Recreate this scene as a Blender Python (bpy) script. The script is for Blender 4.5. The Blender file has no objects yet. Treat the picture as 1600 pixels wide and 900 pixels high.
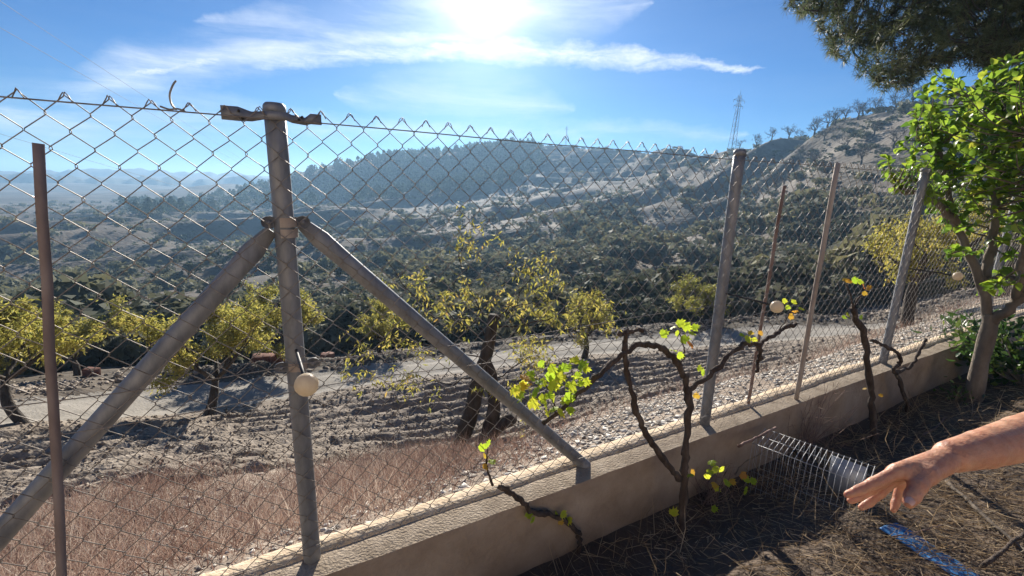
import bpy, math, random
import numpy as np
from mathutils import Matrix, Vector

# ------------------------------------------------------------------ camera, world, sun, exposure
scene = bpy.context.scene
COL = scene.collection
FPX = 720.0
TH, PH, CZ = math.radians(12.7), math.radians(1.7), 1.5
cF = np.array([0, math.cos(TH), -math.sin(TH)])
cR0 = np.array([1.0, 0, 0])
cU0 = np.array([0, math.sin(TH), math.cos(TH)])
cR = cR0 * math.cos(PH) + cU0 * math.sin(PH)
cU = -cR0 * math.sin(PH) + cU0 * math.cos(PH)
CAM = np.array([0, 0, CZ])

cd = bpy.data.cameras.new('camera')
cd.sensor_width = 36.0
cd.lens = 36.0 * FPX / 1600.0
cd.clip_start = 0.02
cd.clip_end = 12000
cam = bpy.data.objects.new('camera', cd)
COL.objects.link(cam)
cam.matrix_world = Matrix((
    (cR[0], cU[0], -cF[0], CAM[0]), (cR[1], cU[1], -cF[1], CAM[1]),
    (cR[2], cU[2], -cF[2], CAM[2]), (0, 0, 0, 1)))
scene.camera = cam

SUN_EL, SUN_AZ = math.radians(19.0), math.radians(-3.95)
SUN = Vector((math.sin(SUN_AZ) * math.cos(SUN_EL), math.cos(SUN_AZ) * math.cos(SUN_EL), math.sin(SUN_EL)))
EXPOSURE = 1.08
SUN_STRENGTH = 4.9
SKY_STRENGTH = 0.05
HAZE_DENSITY = 0.0009

scene.view_settings.view_transform = 'Standard'
scene.view_settings.look = 'None'
scene.view_settings.gamma = 1
scene.view_settings.use_curve_mapping = False
scene.view_settings.exposure = EXPOSURE
scene.render.engine = 'CYCLES'
cy = scene.cycles
cy.use_denoising = True
cy.max_bounces = 6
cy.diffuse_bounces = 3
cy.glossy_bounces = 2
cy.transmission_bounces = 3
cy.transparent_max_bounces = 8
cy.volume_bounces = 0
cy.caustics_reflective = False
cy.caustics_refractive = False

world = bpy.data.worlds.new('World')
scene.world = world
world.use_nodes = True
nt = world.node_tree
nt.nodes.clear()


def nd(tree, kind, **kw):
    n = tree.nodes.new(kind)
    for k, v in kw.items():
        setattr(n, k, v)
    return n


def mth(tree, op, a, b=None, c=None, clamp=False):
    n = tree.nodes.new('ShaderNodeMath')
    n.operation = op
    n.use_clamp = clamp
    for i, v in enumerate((a, b, c)):
        if v is None:
            continue
        if hasattr(v, 'links'):
            tree.links.new(v, n.inputs[i])
        else:
            n.inputs[i].default_value = v
    return n.outputs[0]


def build_world():
    L = nt.links.new
    sky = nd(nt, 'ShaderNodeTexSky', sky_type='NISHITA', sun_disc=False)
    sky.sun_elevation = SUN_EL
    sky.sun_rotation = SUN_AZ
    sky.altitude = 600
    sky.air_density = 1.0
    sky.dust_density = 0.25
    sky.ozone_density = 2.2
    out = nd(nt, 'ShaderNodeOutputWorld')
    bg = nd(nt, 'ShaderNodeBackground')
    bg.inputs[1].default_value = SKY_STRENGTH
    L(bg.outputs[0], out.inputs[0])
    tc = nd(nt, 'ShaderNodeTexCoord')
    dirv = tc.outputs['Generated']
    sep = nd(nt, 'ShaderNodeSeparateXYZ')
    L(dirv, sep.inputs[0])
    az = mth(nt, 'ARCTAN2', sep.outputs[0], sep.outputs[1])       # radians, 0 = +Y
    el = mth(nt, 'ARCSINE', sep.outputs[2])
    # aureole round the sun
    dot = nd(nt, 'ShaderNodeVectorMath', operation='DOT_PRODUCT')
    L(dirv, dot.inputs[0])
    dot.inputs[1].default_value = SUN
    ang = mth(nt, 'ARCCOSINE', mth(nt, 'MINIMUM', dot.outputs['Value'], 0.999999))
    g1 = mth(nt, 'EXPONENT', mth(nt, 'MULTIPLY', mth(nt, 'POWER', mth(nt, 'DIVIDE', ang, 0.025), 2), -1))
    g2 = mth(nt, 'EXPONENT', mth(nt, 'DIVIDE', ang, -0.15))
    # cirrus: a set of streaks in azimuth / elevation
    cv = nd(nt, 'ShaderNodeCombineXYZ')
    L(az, cv.inputs[0]); L(el, cv.inputs[1])

    def noise(scale, sx, sy, detail=5, rough=0.6, rot=0.0, dist=0.0):
        mp = nd(nt, 'ShaderNodeMapping')
        mp.inputs['Rotation'].default_value = (0, 0, rot)
        mp.inputs['Scale'].default_value = (sx, sy, 1)
        L(cv.outputs[0], mp.inputs[0])
        n = nd(nt, 'ShaderNodeTexNoise')
        n.inputs['Scale'].default_value = scale
        n.inputs['Detail'].default_value = detail
        n.inputs['Roughness'].default_value = rough
        n.inputs['Distortion'].default_value = dist
        L(mp.outputs[0], n.inputs['Vector'])
        return n.outputs['Fac']

    A0, A1 = -0.95, 0.75

    def fcurve(pts):
        a01 = mth(nt, 'DIVIDE', mth(nt, 'SUBTRACT', az, A0), A1 - A0, clamp=True)
        f = nd(nt, 'ShaderNodeFloatCurve')
        cu = f.mapping.curves[0]
        pp = [((a - A0) / (A1 - A0), v) for a, v in pts]
        cu.points[0].location = pp[0]
        cu.points[-1].location = pp[-1]
        for p in pp[1:-1]:
            cu.points.new(*p)
        f.mapping.extend = 'HORIZONTAL'
        f.mapping.update()
        L(a01, f.inputs['Value'])
        return f.outputs[0]

    def pix(x, y):
        d = cF + cR * (x - 800) / FPX - cU * (y - 450) / FPX
        d /= np.linalg.norm(d)
        return math.atan2(d[0], d[1]), math.asin(d[2])

    def streak(cen, wid, nz, edge=1.0):
        # cen: pixel centre line, wid: half width (radians) along it
        c = [pix(x, y) for x, y in cen]
        wob = mth(nt, 'MULTIPLY', mth(nt, 'SUBTRACT', noise(14, 1, 1.5, 6, 0.65), 0.5), 0.05)
        d = mth(nt, 'ABSOLUTE', mth(nt, 'ADD', mth(nt, 'SUBTRACT', el, fcurve([(c[0][0] - 0.1, c[0][1])] + c + [(c[-1][0] + 0.1, c[-1][1])])), wob))
        w = fcurve([(c[0][0] - 0.05, 0.0)] + [(c[i][0], wid[i]) for i in range(len(c))] + [(c[-1][0] + 0.03, 0.0)])
        r = mth(nt, 'DIVIDE', d, mth(nt, 'ADD', w, 0.0005))
        m = mth(nt, 'SUBTRACT', 1.0, mth(nt, 'POWER', r, edge), clamp=True)
        m = mth(nt, 'MULTIPLY', m, mth(nt, 'MULTIPLY', mth(nt, 'SUBTRACT', w, 0.002), 250.0, clamp=True))
        return mth(nt, 'MULTIPLY', m, nz, clamp=True)

    fine = mth(nt, 'MULTIPLY', mth(nt, 'SUBTRACT', noise(9, 1.0, 5.0, 8, 0.7, 0.1, 0.6), 0.22), 2.4, clamp=True)
    soft = mth(nt, 'MULTIPLY', mth(nt, 'SUBTRACT', noise(3.0, 1.0, 6.0, 7, 0.62, -0.16, 0.4), 0.36), 3.0, clamp=True)
    main = streak([(560, 82), (700, 80), (850, 82), (950, 88), (1050, 97), (1120, 103), (1180, 107)],
                  [0.016, 0.021, 0.027, 0.023, 0.016, 0.010, 0.005], fine, 1.3)
    left = streak([(60, 175), (180, 128), (280, 98), (400, 78), (520, 66), (620, 60), (760, 60)],
                  [0.03, 0.06, 0.055, 0.05, 0.045, 0.03, 0.01], soft, 1.0)
    left2 = streak([(200, 118), (300, 98), (400, 90), (520, 84), (600, 82)],
                   [0.006, 0.014, 0.022, 0.026, 0.018], fine, 1.2)
    low = streak([(0, 190), (200, 180), (500, 200), (900, 205), (1150, 210)],
                 [0.07, 0.07, 0.035, 0.03, 0.01], mth(nt, 'ADD', soft, 0.12), 1.0)
    midv = streak([(560, 150), (700, 150), (800, 160), (880, 165)], [0.03, 0.07, 0.07, 0.02], mth(nt, 'ADD', soft, 0.15), 1.0)
    top = streak([(350, 40), (500, 34), (640, 20), (760, 12), (900, 8), (1000, 5)],
                 [0.02, 0.06, 0.09, 0.10, 0.08, 0.02], mth(nt, 'ADD', soft, 0.25), 1.0)
    veil = mth(nt, 'MULTIPLY', soft, mth(nt, 'SUBTRACT', 1.0, mth(nt, 'DIVIDE', mth(nt, 'ABSOLUTE', mth(nt, 'SUBTRACT', el, 0.2)), 0.3), clamp=True))
    fac = mth(nt, 'MULTIPLY', main, 0.9)
    for s, k in ((left, 0.95), (left2, 0.8), (low, 0.5), (midv, 0.42), (top, 0.5), (veil, 0.03)):
        fac = mth(nt, 'MAXIMUM', fac, mth(nt, 'MULTIPLY', s, k))
    mix = nd(nt, 'ShaderNodeMix', data_type='RGBA')
    L(fac, mix.inputs[0])
    tint = nd(nt, 'ShaderNodeMix', data_type='RGBA', blend_type='MULTIPLY')
    tint.inputs[0].default_value = 1.0
    L(sky.outputs[0], tint.inputs[6])
    tint.inputs[7].default_value = (0.21, 0.50, 0.90, 1)
    L(tint.outputs[2], mix.inputs[6])
    mix.inputs[7].default_value = (10.2, 10.6, 11.2, 1)
    g3 = mth(nt, 'EXPONENT', mth(nt, 'DIVIDE', ang, -0.045))
    glow = mth(nt, 'ADD', mth(nt, 'ADD', mth(nt, 'MULTIPLY', g1, 50.0), mth(nt, 'MULTIPLY', g3, 14.0)), mth(nt, 'MULTIPLY', g2, 4.0))
    gc = nd(nt, 'ShaderNodeCombineXYZ')
    L(glow, gc.inputs[0]); L(glow, gc.inputs[1]); L(glow, gc.inputs[2])
    add = nd(nt, 'ShaderNodeVectorMath', operation='ADD')
    L(mix.outputs[2], add.inputs[0]); L(gc.outputs[0], add.inputs[1])
    L(add.outputs[0], bg.inputs[0])


build_world()

sl = bpy.data.lights.new('sun', 'SUN')
sl.energy = SUN_STRENGTH
sl.angle = math.radians(0.55)
sl.color = (1.0, 0.93, 0.82)
so = bpy.data.objects.new('sun', sl)
COL.objects.link(so)
so.rotation_euler = SUN.to_track_quat('Z', 'Y').to_euler()
so.location = (0, 0, 30)

# ------------------------------------------------------------------ helpers
rng = np.random.default_rng(11)
random.seed(5)


def ray(x, y):
    return cF + cR * (x - 800) / FPX - cU * (y - 450) / FPX


def at_depth(x, y, d):
    return CAM + ray(x, y) * d


def at_z(x, y, z):
    d = ray(x, y)
    return CAM + d * (z - CZ) / d[2]


def at_dist(x, y, r):
    d = ray(x, y)
    return CAM + d * r / math.hypot(d[0], d[1])


def proj(P):
    v = np.asarray(P, float) - CAM
    w = v @ cF
    w = np.where(np.abs(w) < 1e-6, 1e-6, w)
    return 800 + FPX * (v @ cR) / w, 450 - FPX * (v @ cU) / w, w


FT = np.array([math.cos(math.radians(30)), math.sin(math.radians(30))])
FN = np.array([-FT[1], FT[0]])
FD = 1.33


def fp(t, s, z):
    p = FT * t + FN * (FD + s)
    return np.array([p[0], p[1], z])


def fence_pt(x, y, s=0.0):
    d = ray(x, y)
    k = (FD + s) / (d[:2] @ FN)
    return CAM + d * k


def st(P):
    P = np.asarray(P)
    return P[..., :2] @ FN - FD, P[..., :2] @ FT


def hash2(ix, iy, seed):
    h = (ix.astype(np.int64) * 374761393 + iy.astype(np.int64) * 668265263 + seed * 1442695041) & 0xFFFFFFFF
    h = ((h ^ (h >> 13)) * 1274126177) & 0xFFFFFFFF
    h = h ^ (h >> 16)
    return (h & 0xFFFFFF) / float(0xFFFFFF)


def vnoise(x, y, seed=0):
    ix, iy = np.floor(x), np.floor(y)
    fx, fy = x - ix, y - iy
    fx, fy = fx * fx * (3 - 2 * fx), fy * fy * (3 - 2 * fy)
    a = hash2(ix, iy, seed); b = hash2(ix + 1, iy, seed)
    c = hash2(ix, iy + 1, seed); d = hash2(ix + 1, iy + 1, seed)
    return (a + (b - a) * fx) * (1 - fy) + (c + (d - c) * fx) * fy


def fbm(x, y, seed=0, octs=4, gain=0.5):
    x = np.asarray(x, float); y = np.asarray(y, float)
    v, a, tot = 0, 1.0, 0
    for o in range(octs):
        v = v + a * vnoise(x * 2 ** o + 17.3 * o, y * 2 ** o - 9.1 * o, seed + o)
        tot += a
        a *= gain
    return v / tot - 0.5


def mesh(name, V, Fs, smooth=False, tint=None):
    V = np.asarray(V, np.float32).reshape(-1, 3)
    if not isinstance(Fs, (list, tuple)):
        Fs = [Fs]
    Fs = [np.asarray(f, np.int32) for f in Fs if len(f)]
    me = bpy.data.meshes.new(name)
    me.vertices.add(len(V))
    me.vertices.foreach_set('co', V.ravel())
    loops = np.concatenate([f.ravel() for f in Fs])
    tot = np.concatenate([np.full(len(f), f.shape[1], np.int32) for f in Fs])
    start = np.concatenate([[0], np.cumsum(tot)[:-1]]).astype(np.int32)
    me.loops.add(len(loops))
    me.loops.foreach_set('vertex_index', loops)
    me.polygons.add(len(tot))
    me.polygons.foreach_set('loop_start', start)
    me.polygons.foreach_set('loop_total', tot)
    if smooth:
        me.polygons.foreach_set('use_smooth', np.ones(len(tot), bool))
    me.update(calc_edges=True)
    me.validate()
    if tint is not None:
        at = me.attributes.new('tint', 'FLOAT', 'POINT')
        at.data.foreach_set('value', np.asarray(tint, np.float32))
    return me


def link(name, data, parent=None, mat=None, loc=None, label=None, cat=None, group=None, kind=None):
    o = bpy.data.objects.new(name, data)
    COL.objects.link(o)
    if mat is not None and data is not None and len(data.materials) == 0:
        data.materials.append(mat)
    if parent is not None:
        o.parent = parent
    if loc is not None:
        o.location = [float(v) for v in loc]
    for k, v in (('label', label), ('category', cat), ('group', group), ('kind', kind)):
        if v:
            o[k] = v
    return o


def empty(name, loc, label, cat, group=None):
    o = link(name, None, loc=loc, label=label, cat=cat, group=group)
    o.empty_display_size = 0.1
    return o


class MB:
    """collects vertices and faces of one mesh"""

    def __init__(self):
        self.V, self.F3, self.F4, self.T, self.n = [], [], [], [], 0

    def add(self, V, F, tint=0.5):
        V = np.asarray(V, float).reshape(-1, 3)
        F = np.asarray(F, int)
        (self.F3 if F.shape[1] == 3 else self.F4).append(F + self.n)
        self.V.append(V)
        t = np.asarray(tint, float)
        self.T.append(np.full(len(V), float(t)) if t.ndim == 0 else t)
        self.n += len(V)

    def tube(self, P, R, sides=6, jit=0.0, cap=True, flat=None, tint=0.5):
        P = np.asarray(P, float)
        n = len(P)
        R = np.broadcast_to(np.asarray(R, float), (n,))
        T = np.gradient(P, axis=0)
        T /= np.linalg.norm(T, axis=1)[:, None] + 1e-12
        up = np.array([0, 0, 1.0]) if abs(T[0][2]) < 0.9 else np.array([1.0, 0, 0])
        a = np.cross(T[0], up); a /= np.linalg.norm(a)
        V = []
        ang = np.arange(sides) * 2 * math.pi / sides
        for i in range(n):
            a = a - T[i] * (a @ T[i])
            a /= np.linalg.norm(a) + 1e-12
            b = np.cross(T[i], a)
            r = R[i] * (1 + jit * (rng.random(sides) - 0.5) * 2) if jit else np.full(sides, R[i])
            V.append(P[i] + np.outer(np.cos(ang) * r, a) + np.outer(np.sin(ang) * r, b))
        V = np.concatenate(V)
        k = np.arange(sides)
        F = []
        for i in range(n - 1):
            F.append(np.stack([i * sides + k, i * sides + (k + 1) % sides, (i + 1) * sides + (k + 1) % sides, (i + 1) * sides + k], 1))
        base = self.n
        self.add(V, np.concatenate(F), tint)
        if cap:
            for i, rev in ((0, True), (n - 1, False)):
                c = np.array([[i * sides, i * sides + j, i * sides + j + 1] for j in range(1, sides - 1)])
                if rev:
                    c = c[:, ::-1]
                self.F3.append(c + base)

    def box(self, c, half, M=None, tint=0.5):
        h = np.array([[x, y, z] for x in (-1, 1) for y in (-1, 1) for z in (-1, 1)], float) * np.asarray(half)
        if M is not None:
            h = h @ np.asarray(M).T
        F = np.array([[0, 1, 3, 2], [4, 6, 7, 5], [0, 4, 5, 1], [2, 3, 7, 6], [0, 2, 6, 4], [1, 5, 7, 3]])
        self.add(h + np.asarray(c), F, tint)

    def mesh(self, name, smooth=False):
        Fs = []
        if self.F4:
            Fs.append(np.concatenate(self.F4))
        if self.F3:
            Fs.append(np.concatenate(self.F3))
        return mesh(name, np.concatenate(self.V), Fs, smooth, np.concatenate(self.T))

    def build(self, name, mat, parent=None, smooth=False, **kw):
        return link(name, self.mesh(name, smooth), parent, mat, **kw)


def spline(P, n):
    """Catmull-Rom through P, n samples"""
    P = np.asarray(P, float)
    Q = np.vstack([2 * P[0] - P[1], P, 2 * P[-1] - P[-2]])
    m = len(P) - 1
    out = []
    for u in np.linspace(0, m - 1e-9, n):
        i = int(u); f = u - i
        p0, p1, p2, p3 = Q[i:i + 4]
        out.append(0.5 * (2 * p1 + (p2 - p0) * f + (2 * p0 - 5 * p1 + 4 * p2 - p3) * f * f + (3 * p1 - p0 - 3 * p2 + p3) * f ** 3))
    return np.array(out)


def unit(v):
    v = np.asarray(v, float)
    return v / (np.linalg.norm(v, axis=-1, keepdims=True) + 1e-12)


# ------------------------------------------------------------------ materials
MATS = {}


def material(name, stops, rough=0.8, scale=8.0, detail=6, metallic=0.0, bump=0.0, bump_scale=None, transl=0.0,
             use_tint=False, obj_random=0.0, spec=0.3, coords='Object', stretch=(1, 1, 1), sss=0.0, tr_col=None):
    m = bpy.data.materials.new(name)
    m.use_nodes = True
    t = m.node_tree
    t.nodes.clear()
    L = t.links.new
    out = nd(t, 'ShaderNodeOutputMaterial')
    b = nd(t, 'ShaderNodeBsdfPrincipled')
    b.inputs['Roughness'].default_value = rough
    b.inputs['Metallic'].default_value = metallic
    b.inputs['Specular IOR Level'].default_value = spec
    if coords == 'World':
        g = nd(t, 'ShaderNodeNewGeometry'); vec = g.outputs['Position']
    else:
        g = nd(t, 'ShaderNodeTexCoord'); vec = g.outputs['Object']
    mp = nd(t, 'ShaderNodeMapping')
    mp.inputs['Scale'].default_value = stretch
    L(vec, mp.inputs[0])
    n = nd(t, 'ShaderNodeTexNoise')
    n.inputs['Scale'].default_value = scale
    n.inputs['Detail'].default_value = detail
    n.inputs['Roughness'].default_value = 0.62
    L(mp.outputs[0], n.inputs['Vector'])
    fac = n.outputs['Fac']
    if use_tint:
        a = nd(t, 'ShaderNodeAttribute', attribute_name='tint')
        fac = mth(t, 'ADD', mth(t, 'MULTIPLY', mth(t, 'SUBTRACT', fac, 0.5), 0.5), a.outputs['Fac'])
    if obj_random:
        oi = nd(t, 'ShaderNodeObjectInfo')
        fac = mth(t, 'ADD', fac, mth(t, 'MULTIPLY', mth(t, 'SUBTRACT', oi.outputs['Random'], 0.5), obj_random))
    cr = nd(t, 'ShaderNodeValToRGB')
    el = cr.color_ramp.elements
    while len(el) < len(stops):
        el.new(0.5)
    for e, (p, c) in zip(el, stops):
        e.position = p
        e.color = (*c, 1)
    L(fac, cr.inputs[0])
    L(cr.outputs[0], b.inputs['Base Color'])
    if sss:
        b.inputs['Subsurface Weight'].default_value = sss
        b.inputs['Subsurface Radius'].default_value = (0.012, 0.005, 0.003)
        b.inputs['Subsurface Scale'].default_value = 1.0
    if bump:
        n2 = nd(t, 'ShaderNodeTexNoise')
        n2.inputs['Scale'].default_value = bump_scale or scale * 4
        n2.inputs['Detail'].default_value = 5
        L(mp.outputs[0], n2.inputs['Vector'])
        bp = nd(t, 'ShaderNodeBump')
        bp.inputs['Strength'].default_value = 1.0
        bp.inputs['Distance'].default_value = bump
        L(n2.outputs['Fac'], bp.inputs['Height'])
        L(bp.outputs[0], b.inputs['Normal'])
    sh = b.outputs[0]
    if transl:
        tr = nd(t, 'ShaderNodeBsdfTranslucent')
        if tr_col:
            mm = nd(t, 'ShaderNodeMix', data_type='RGBA', blend_type='MULTIPLY')
            mm.inputs[0].default_value = 1
            L(cr.outputs[0], mm.inputs[6]); mm.inputs[7].default_value = (*tr_col, 1)
            L(mm.outputs[2], tr.inputs[0])
        else:
            L(cr.outputs[0], tr.inputs[0])
        ms = nd(t, 'ShaderNodeMixShader')
        ms.inputs[0].default_value = transl
        L(sh, ms.inputs[1]); L(tr.outputs[0], ms.inputs[2])
        sh = ms.outputs[0]
    L(sh, out.inputs[0])
    MATS[name] = m
    return m


material('soil_hill', [(0.2, (0.06, 0.048, 0.034)), (0.5, (0.125, 0.10, 0.075)), (0.8, (0.22, 0.185, 0.145))], 0.95, 0.12, 12, bump=0.25, bump_scale=1.2, coords='World', use_tint=True)
material('far_scrub', [(0.3, (0.045, 0.05, 0.035)), (0.55, (0.085, 0.085, 0.06)), (0.8, (0.16, 0.145, 0.11))], 0.95, 0.03, 8, coords='World')
material('soil_field', [(0.3, (0.14, 0.11, 0.083)), (0.52, (0.25, 0.205, 0.16)), (0.72, (0.37, 0.315, 0.255))], 0.95, 5, 10, bump=0.03, bump_scale=22, coords='World')
material('clod', [(0.2, (0.16, 0.125, 0.095)), (0.5, (0.29, 0.24, 0.19)), (0.9, (0.45, 0.39, 0.32))], 0.95, 9, 5, use_tint=True, coords='World', bump=0.01, bump_scale=60)
material('road_dirt', [(0.3, (0.21, 0.19, 0.16)), (0.55, (0.275, 0.25, 0.215)), (0.75, (0.335, 0.305, 0.265))], 0.95, 2.2, 12, bump=0.02, bump_scale=26, coords='World')
material('bank_soil', [(0.3, (0.14, 0.105, 0.08)), (0.5, (0.27, 0.21, 0.16)), (0.75, (0.42, 0.35, 0.28))], 0.95, 7, 10, bump=0.02, bump_scale=40, coords='World')
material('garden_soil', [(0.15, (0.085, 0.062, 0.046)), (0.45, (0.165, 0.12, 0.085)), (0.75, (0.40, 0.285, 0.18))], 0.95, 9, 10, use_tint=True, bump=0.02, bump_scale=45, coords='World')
material('straw', [(0.0, (0.15, 0.10, 0.06)), (0.5, (0.38, 0.27, 0.155)), (1.0, (0.62, 0.50, 0.33))], 0.8, 3, 2, use_tint=True, transl=0.25, coords='World')
material('red_grass', [(0.0, (0.16, 0.095, 0.075)), (0.45, (0.32, 0.21, 0.165)), (0.8, (0.47, 0.355, 0.285)), (1.0, (0.66, 0.56, 0.46))], 0.8, 1.5, 3, use_tint=True, transl=0.35, coords='World')
material('stone', [(0.0, (0.20, 0.17, 0.145)), (0.5, (0.40, 0.36, 0.31)), (1.0, (0.62, 0.58, 0.52))], 0.9, 12, 5, use_tint=True, coords='World', bump=0.004, bump_scale=90)
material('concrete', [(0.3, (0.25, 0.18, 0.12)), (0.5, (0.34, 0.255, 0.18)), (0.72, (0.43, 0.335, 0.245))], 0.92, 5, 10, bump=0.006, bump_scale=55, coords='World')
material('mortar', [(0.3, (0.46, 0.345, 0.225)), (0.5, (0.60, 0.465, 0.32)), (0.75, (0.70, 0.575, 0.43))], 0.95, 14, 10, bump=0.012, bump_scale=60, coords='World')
material('galvanised', [(0.3, (0.15, 0.155, 0.165)), (0.48, (0.225, 0.23, 0.24)), (0.62, (0.28, 0.28, 0.285)), (0.75, (0.36, 0.34, 0.325))], 0.55, 22, 10, metallic=0.3, bump=0.0008, bump_scale=120, coords='World', stretch=(1, 1, 0.35))
material('wire', [(0.3, (0.16, 0.135, 0.115)), (0.6, (0.30, 0.27, 0.24))], 0.5, 30, 4, metallic=0.45, coords='World')
material('rust', [(0.3, (0.15, 0.09, 0.07)), (0.55, (0.26, 0.175, 0.14)), (0.8, (0.36, 0.28, 0.24))], 0.85, 14, 8, metallic=0.15, bump=0.001, bump_scale=90, coords='World', stretch=(1, 1, 0.3))
material('stake_brown', [(0.3, (0.17, 0.125, 0.11)), (0.55, (0.28, 0.22, 0.195)), (0.8, (0.37, 0.315, 0.29))], 0.85, 14, 8, metallic=0.1, bump=0.001, bump_scale=90, coords='World', stretch=(1, 1, 0.3))
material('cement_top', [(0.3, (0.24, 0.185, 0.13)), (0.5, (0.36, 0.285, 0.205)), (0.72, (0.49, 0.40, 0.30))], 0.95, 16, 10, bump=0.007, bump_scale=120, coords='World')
material('pale_rust', [(0.3, (0.30, 0.23, 0.18)), (0.55, (0.42, 0.35, 0.29)), (0.8, (0.52, 0.46, 0.40))], 0.8, 14, 8, metallic=0.2, bump=0.001, bump_scale=90, coords='World', stretch=(1, 1, 0.3))
material('insulator', [(0.3, (0.70, 0.58, 0.42)), (0.7, (0.82, 0.72, 0.56))], 0.35, 30, 4, transl=0.45, coords='World')
material('black_rod', [(0.3, (0.03, 0.028, 0.028)), (0.7, (0.06, 0.055, 0.05))], 0.6, 30, 4, coords='World')
material('cage_wire', [(0.3, (0.30, 0.30, 0.30)), (0.7, (0.46, 0.46, 0.46))], 0.5, 40, 3, metallic=0.4, coords='World')
material('sheet_metal', [(0.3, (0.34, 0.36, 0.40)), (0.7, (0.46, 0.48, 0.52))], 0.45, 12, 5, metallic=0.4, coords='World')
material('bark_dark', [(0.3, (0.035, 0.026, 0.022)), (0.55, (0.075, 0.058, 0.048)), (0.8, (0.14, 0.115, 0.095))], 0.95, 14, 8, bump=0.012, bump_scale=45, coords='World', stretch=(1, 1, 0.4))
material('bark_almond', [(0.3, (0.03, 0.024, 0.02)), (0.55, (0.07, 0.056, 0.045)), (0.8, (0.14, 0.115, 0.095))], 0.95, 10, 8, bump=0.02, bump_scale=35, coords='World', stretch=(1, 1, 0.4))
material('bark_fruit', [(0.3, (0.11, 0.085, 0.065)), (0.55, (0.18, 0.145, 0.11)), (0.8, (0.26, 0.215, 0.17))], 0.9, 12, 8, bump=0.006, bump_scale=50, coords='World', stretch=(1, 1, 0.5))
material('bark_vine', [(0.3, (0.035, 0.025, 0.02)), (0.55, (0.085, 0.062, 0.048)), (0.8, (0.19, 0.15, 0.12))], 0.95, 30, 8, bump=0.008, bump_scale=110, coords='World', stretch=(1, 1, 0.3))
material('bark_bare', [(0.3, (0.09, 0.075, 0.065)), (0.7, (0.17, 0.145, 0.13))], 0.95, 4, 4, coords='World')
material('almond_leaf', [(0.0, (0.19, 0.21, 0.05)), (0.45, (0.42, 0.385, 0.085)), (0.8, (0.57, 0.47, 0.12)), (1.0, (0.52, 0.33, 0.10))], 0.6, 2, 2, use_tint=True, transl=0.55, coords='World')
material('fruit_leaf', [(0.0, (0.09, 0.18, 0.025)), (0.45, (0.27, 0.40, 0.04)), (0.8, (0.48, 0.56, 0.06)), (1.0, (0.52, 0.46, 0.05))], 0.32, 3, 2, use_tint=True, obj_random=0.75, transl=0.62, spec=0.5, coords='World')
material('vine_leaf', [(0.0, (0.20, 0.36, 0.03)), (0.45, (0.44, 0.58, 0.04)), (0.75, (0.66, 0.66, 0.06)), (1.0, (0.60, 0.26, 0.05))], 0.45, 18, 4, use_tint=True, obj_random=0.5, transl=0.62, coords='Object')
material('autumn_leaf', [(0.0, (0.50, 0.42, 0.05)), (0.5, (0.62, 0.33, 0.05)), (1.0, (0.55, 0.14, 0.05))], 0.5, 18, 4, obj_random=0.7, transl=0.55, coords='Object')
material('pine_needle', [(0.0, (0.04, 0.06, 0.028)), (0.5, (0.09, 0.115, 0.05)), (1.0, (0.20, 0.20, 0.09))], 0.5, 1, 2, use_tint=True, transl=0.4, coords='World')
material('far_pine', [(0.0, (0.022, 0.036, 0.014)), (0.5, (0.048, 0.070, 0.024)), (1.0, (0.095, 0.115, 0.04))], 0.8, 0.5, 2, use_tint=True, obj_random=0.5, transl=0.3, coords='World')
material('shrub', [(0.0, (0.055, 0.062, 0.04)), (0.4, (0.11, 0.118, 0.075)), (0.75, (0.185, 0.185, 0.12)), (1.0, (0.27, 0.25, 0.12))], 0.85, 0.6, 3, use_tint=True, obj_random=0.75, transl=0.3, coords='World')
material('hedge_leaf', [(0.0, (0.02, 0.045, 0.012)), (0.5, (0.06, 0.12, 0.025)), (1.0, (0.17, 0.22, 0.04))], 0.35, 3, 2, use_tint=True, transl=0.4, spec=0.5, coords='World')
material('skin', [(0.3, (0.43, 0.19, 0.115)), (0.52, (0.52, 0.26, 0.16)), (0.75, (0.59, 0.335, 0.22))], 0.45, 38, 7, bump=0.0016, bump_scale=190, coords='World', sss=0.35)
material('nail', [(0.3, (0.60, 0.34, 0.26)), (0.7, (0.68, 0.42, 0.33))], 0.25, 30, 2, coords='World', spec=0.5)
material('shirt', [(0.3, (0.10, 0.11, 0.14)), (0.7, (0.14, 0.15, 0.19))], 0.9, 60, 4, coords='World', bump=0.001)
material('blue_tarp', [(0.3, (0.03, 0.13, 0.33)), (0.55, (0.05, 0.21, 0.48)), (0.8, (0.16, 0.33, 0.58))], 0.5, 22, 6, coords='World', bump=0.002, bump_scale=90)
material('terracotta', [(0.3, (0.15, 0.065, 0.045)), (0.7, (0.25, 0.115, 0.08))], 0.9, 8, 6, coords='World', bump=0.004)
material('pylon_steel', [(0.3, (0.20, 0.21, 0.22)), (0.7, (0.28, 0.29, 0.30))], 0.6, 2, 3, metallic=0.3, coords='World')
material('cable', [(0.3, (0.10, 0.10, 0.11)), (0.7, (0.16, 0.16, 0.17))], 0.6, 2, 2, coords='World')
M = MATS

# ------------------------------------------------------------------ terrain heights


def tps_fit(X, v, lam=1e-4):
    n = len(X)
    d = np.linalg.norm(X[:, None] - X[None], axis=2)
    K = np.where(d > 0, d * d * np.log(d + 1e-12), 0) + lam * np.eye(n)
    P = np.hstack([np.ones((n, 1)), X])
    A = np.block([[K, P], [P.T, np.zeros((3, 3))]])
    w = np.linalg.solve(A, np.concatenate([v, np.zeros(3)]))
    return X, w


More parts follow.
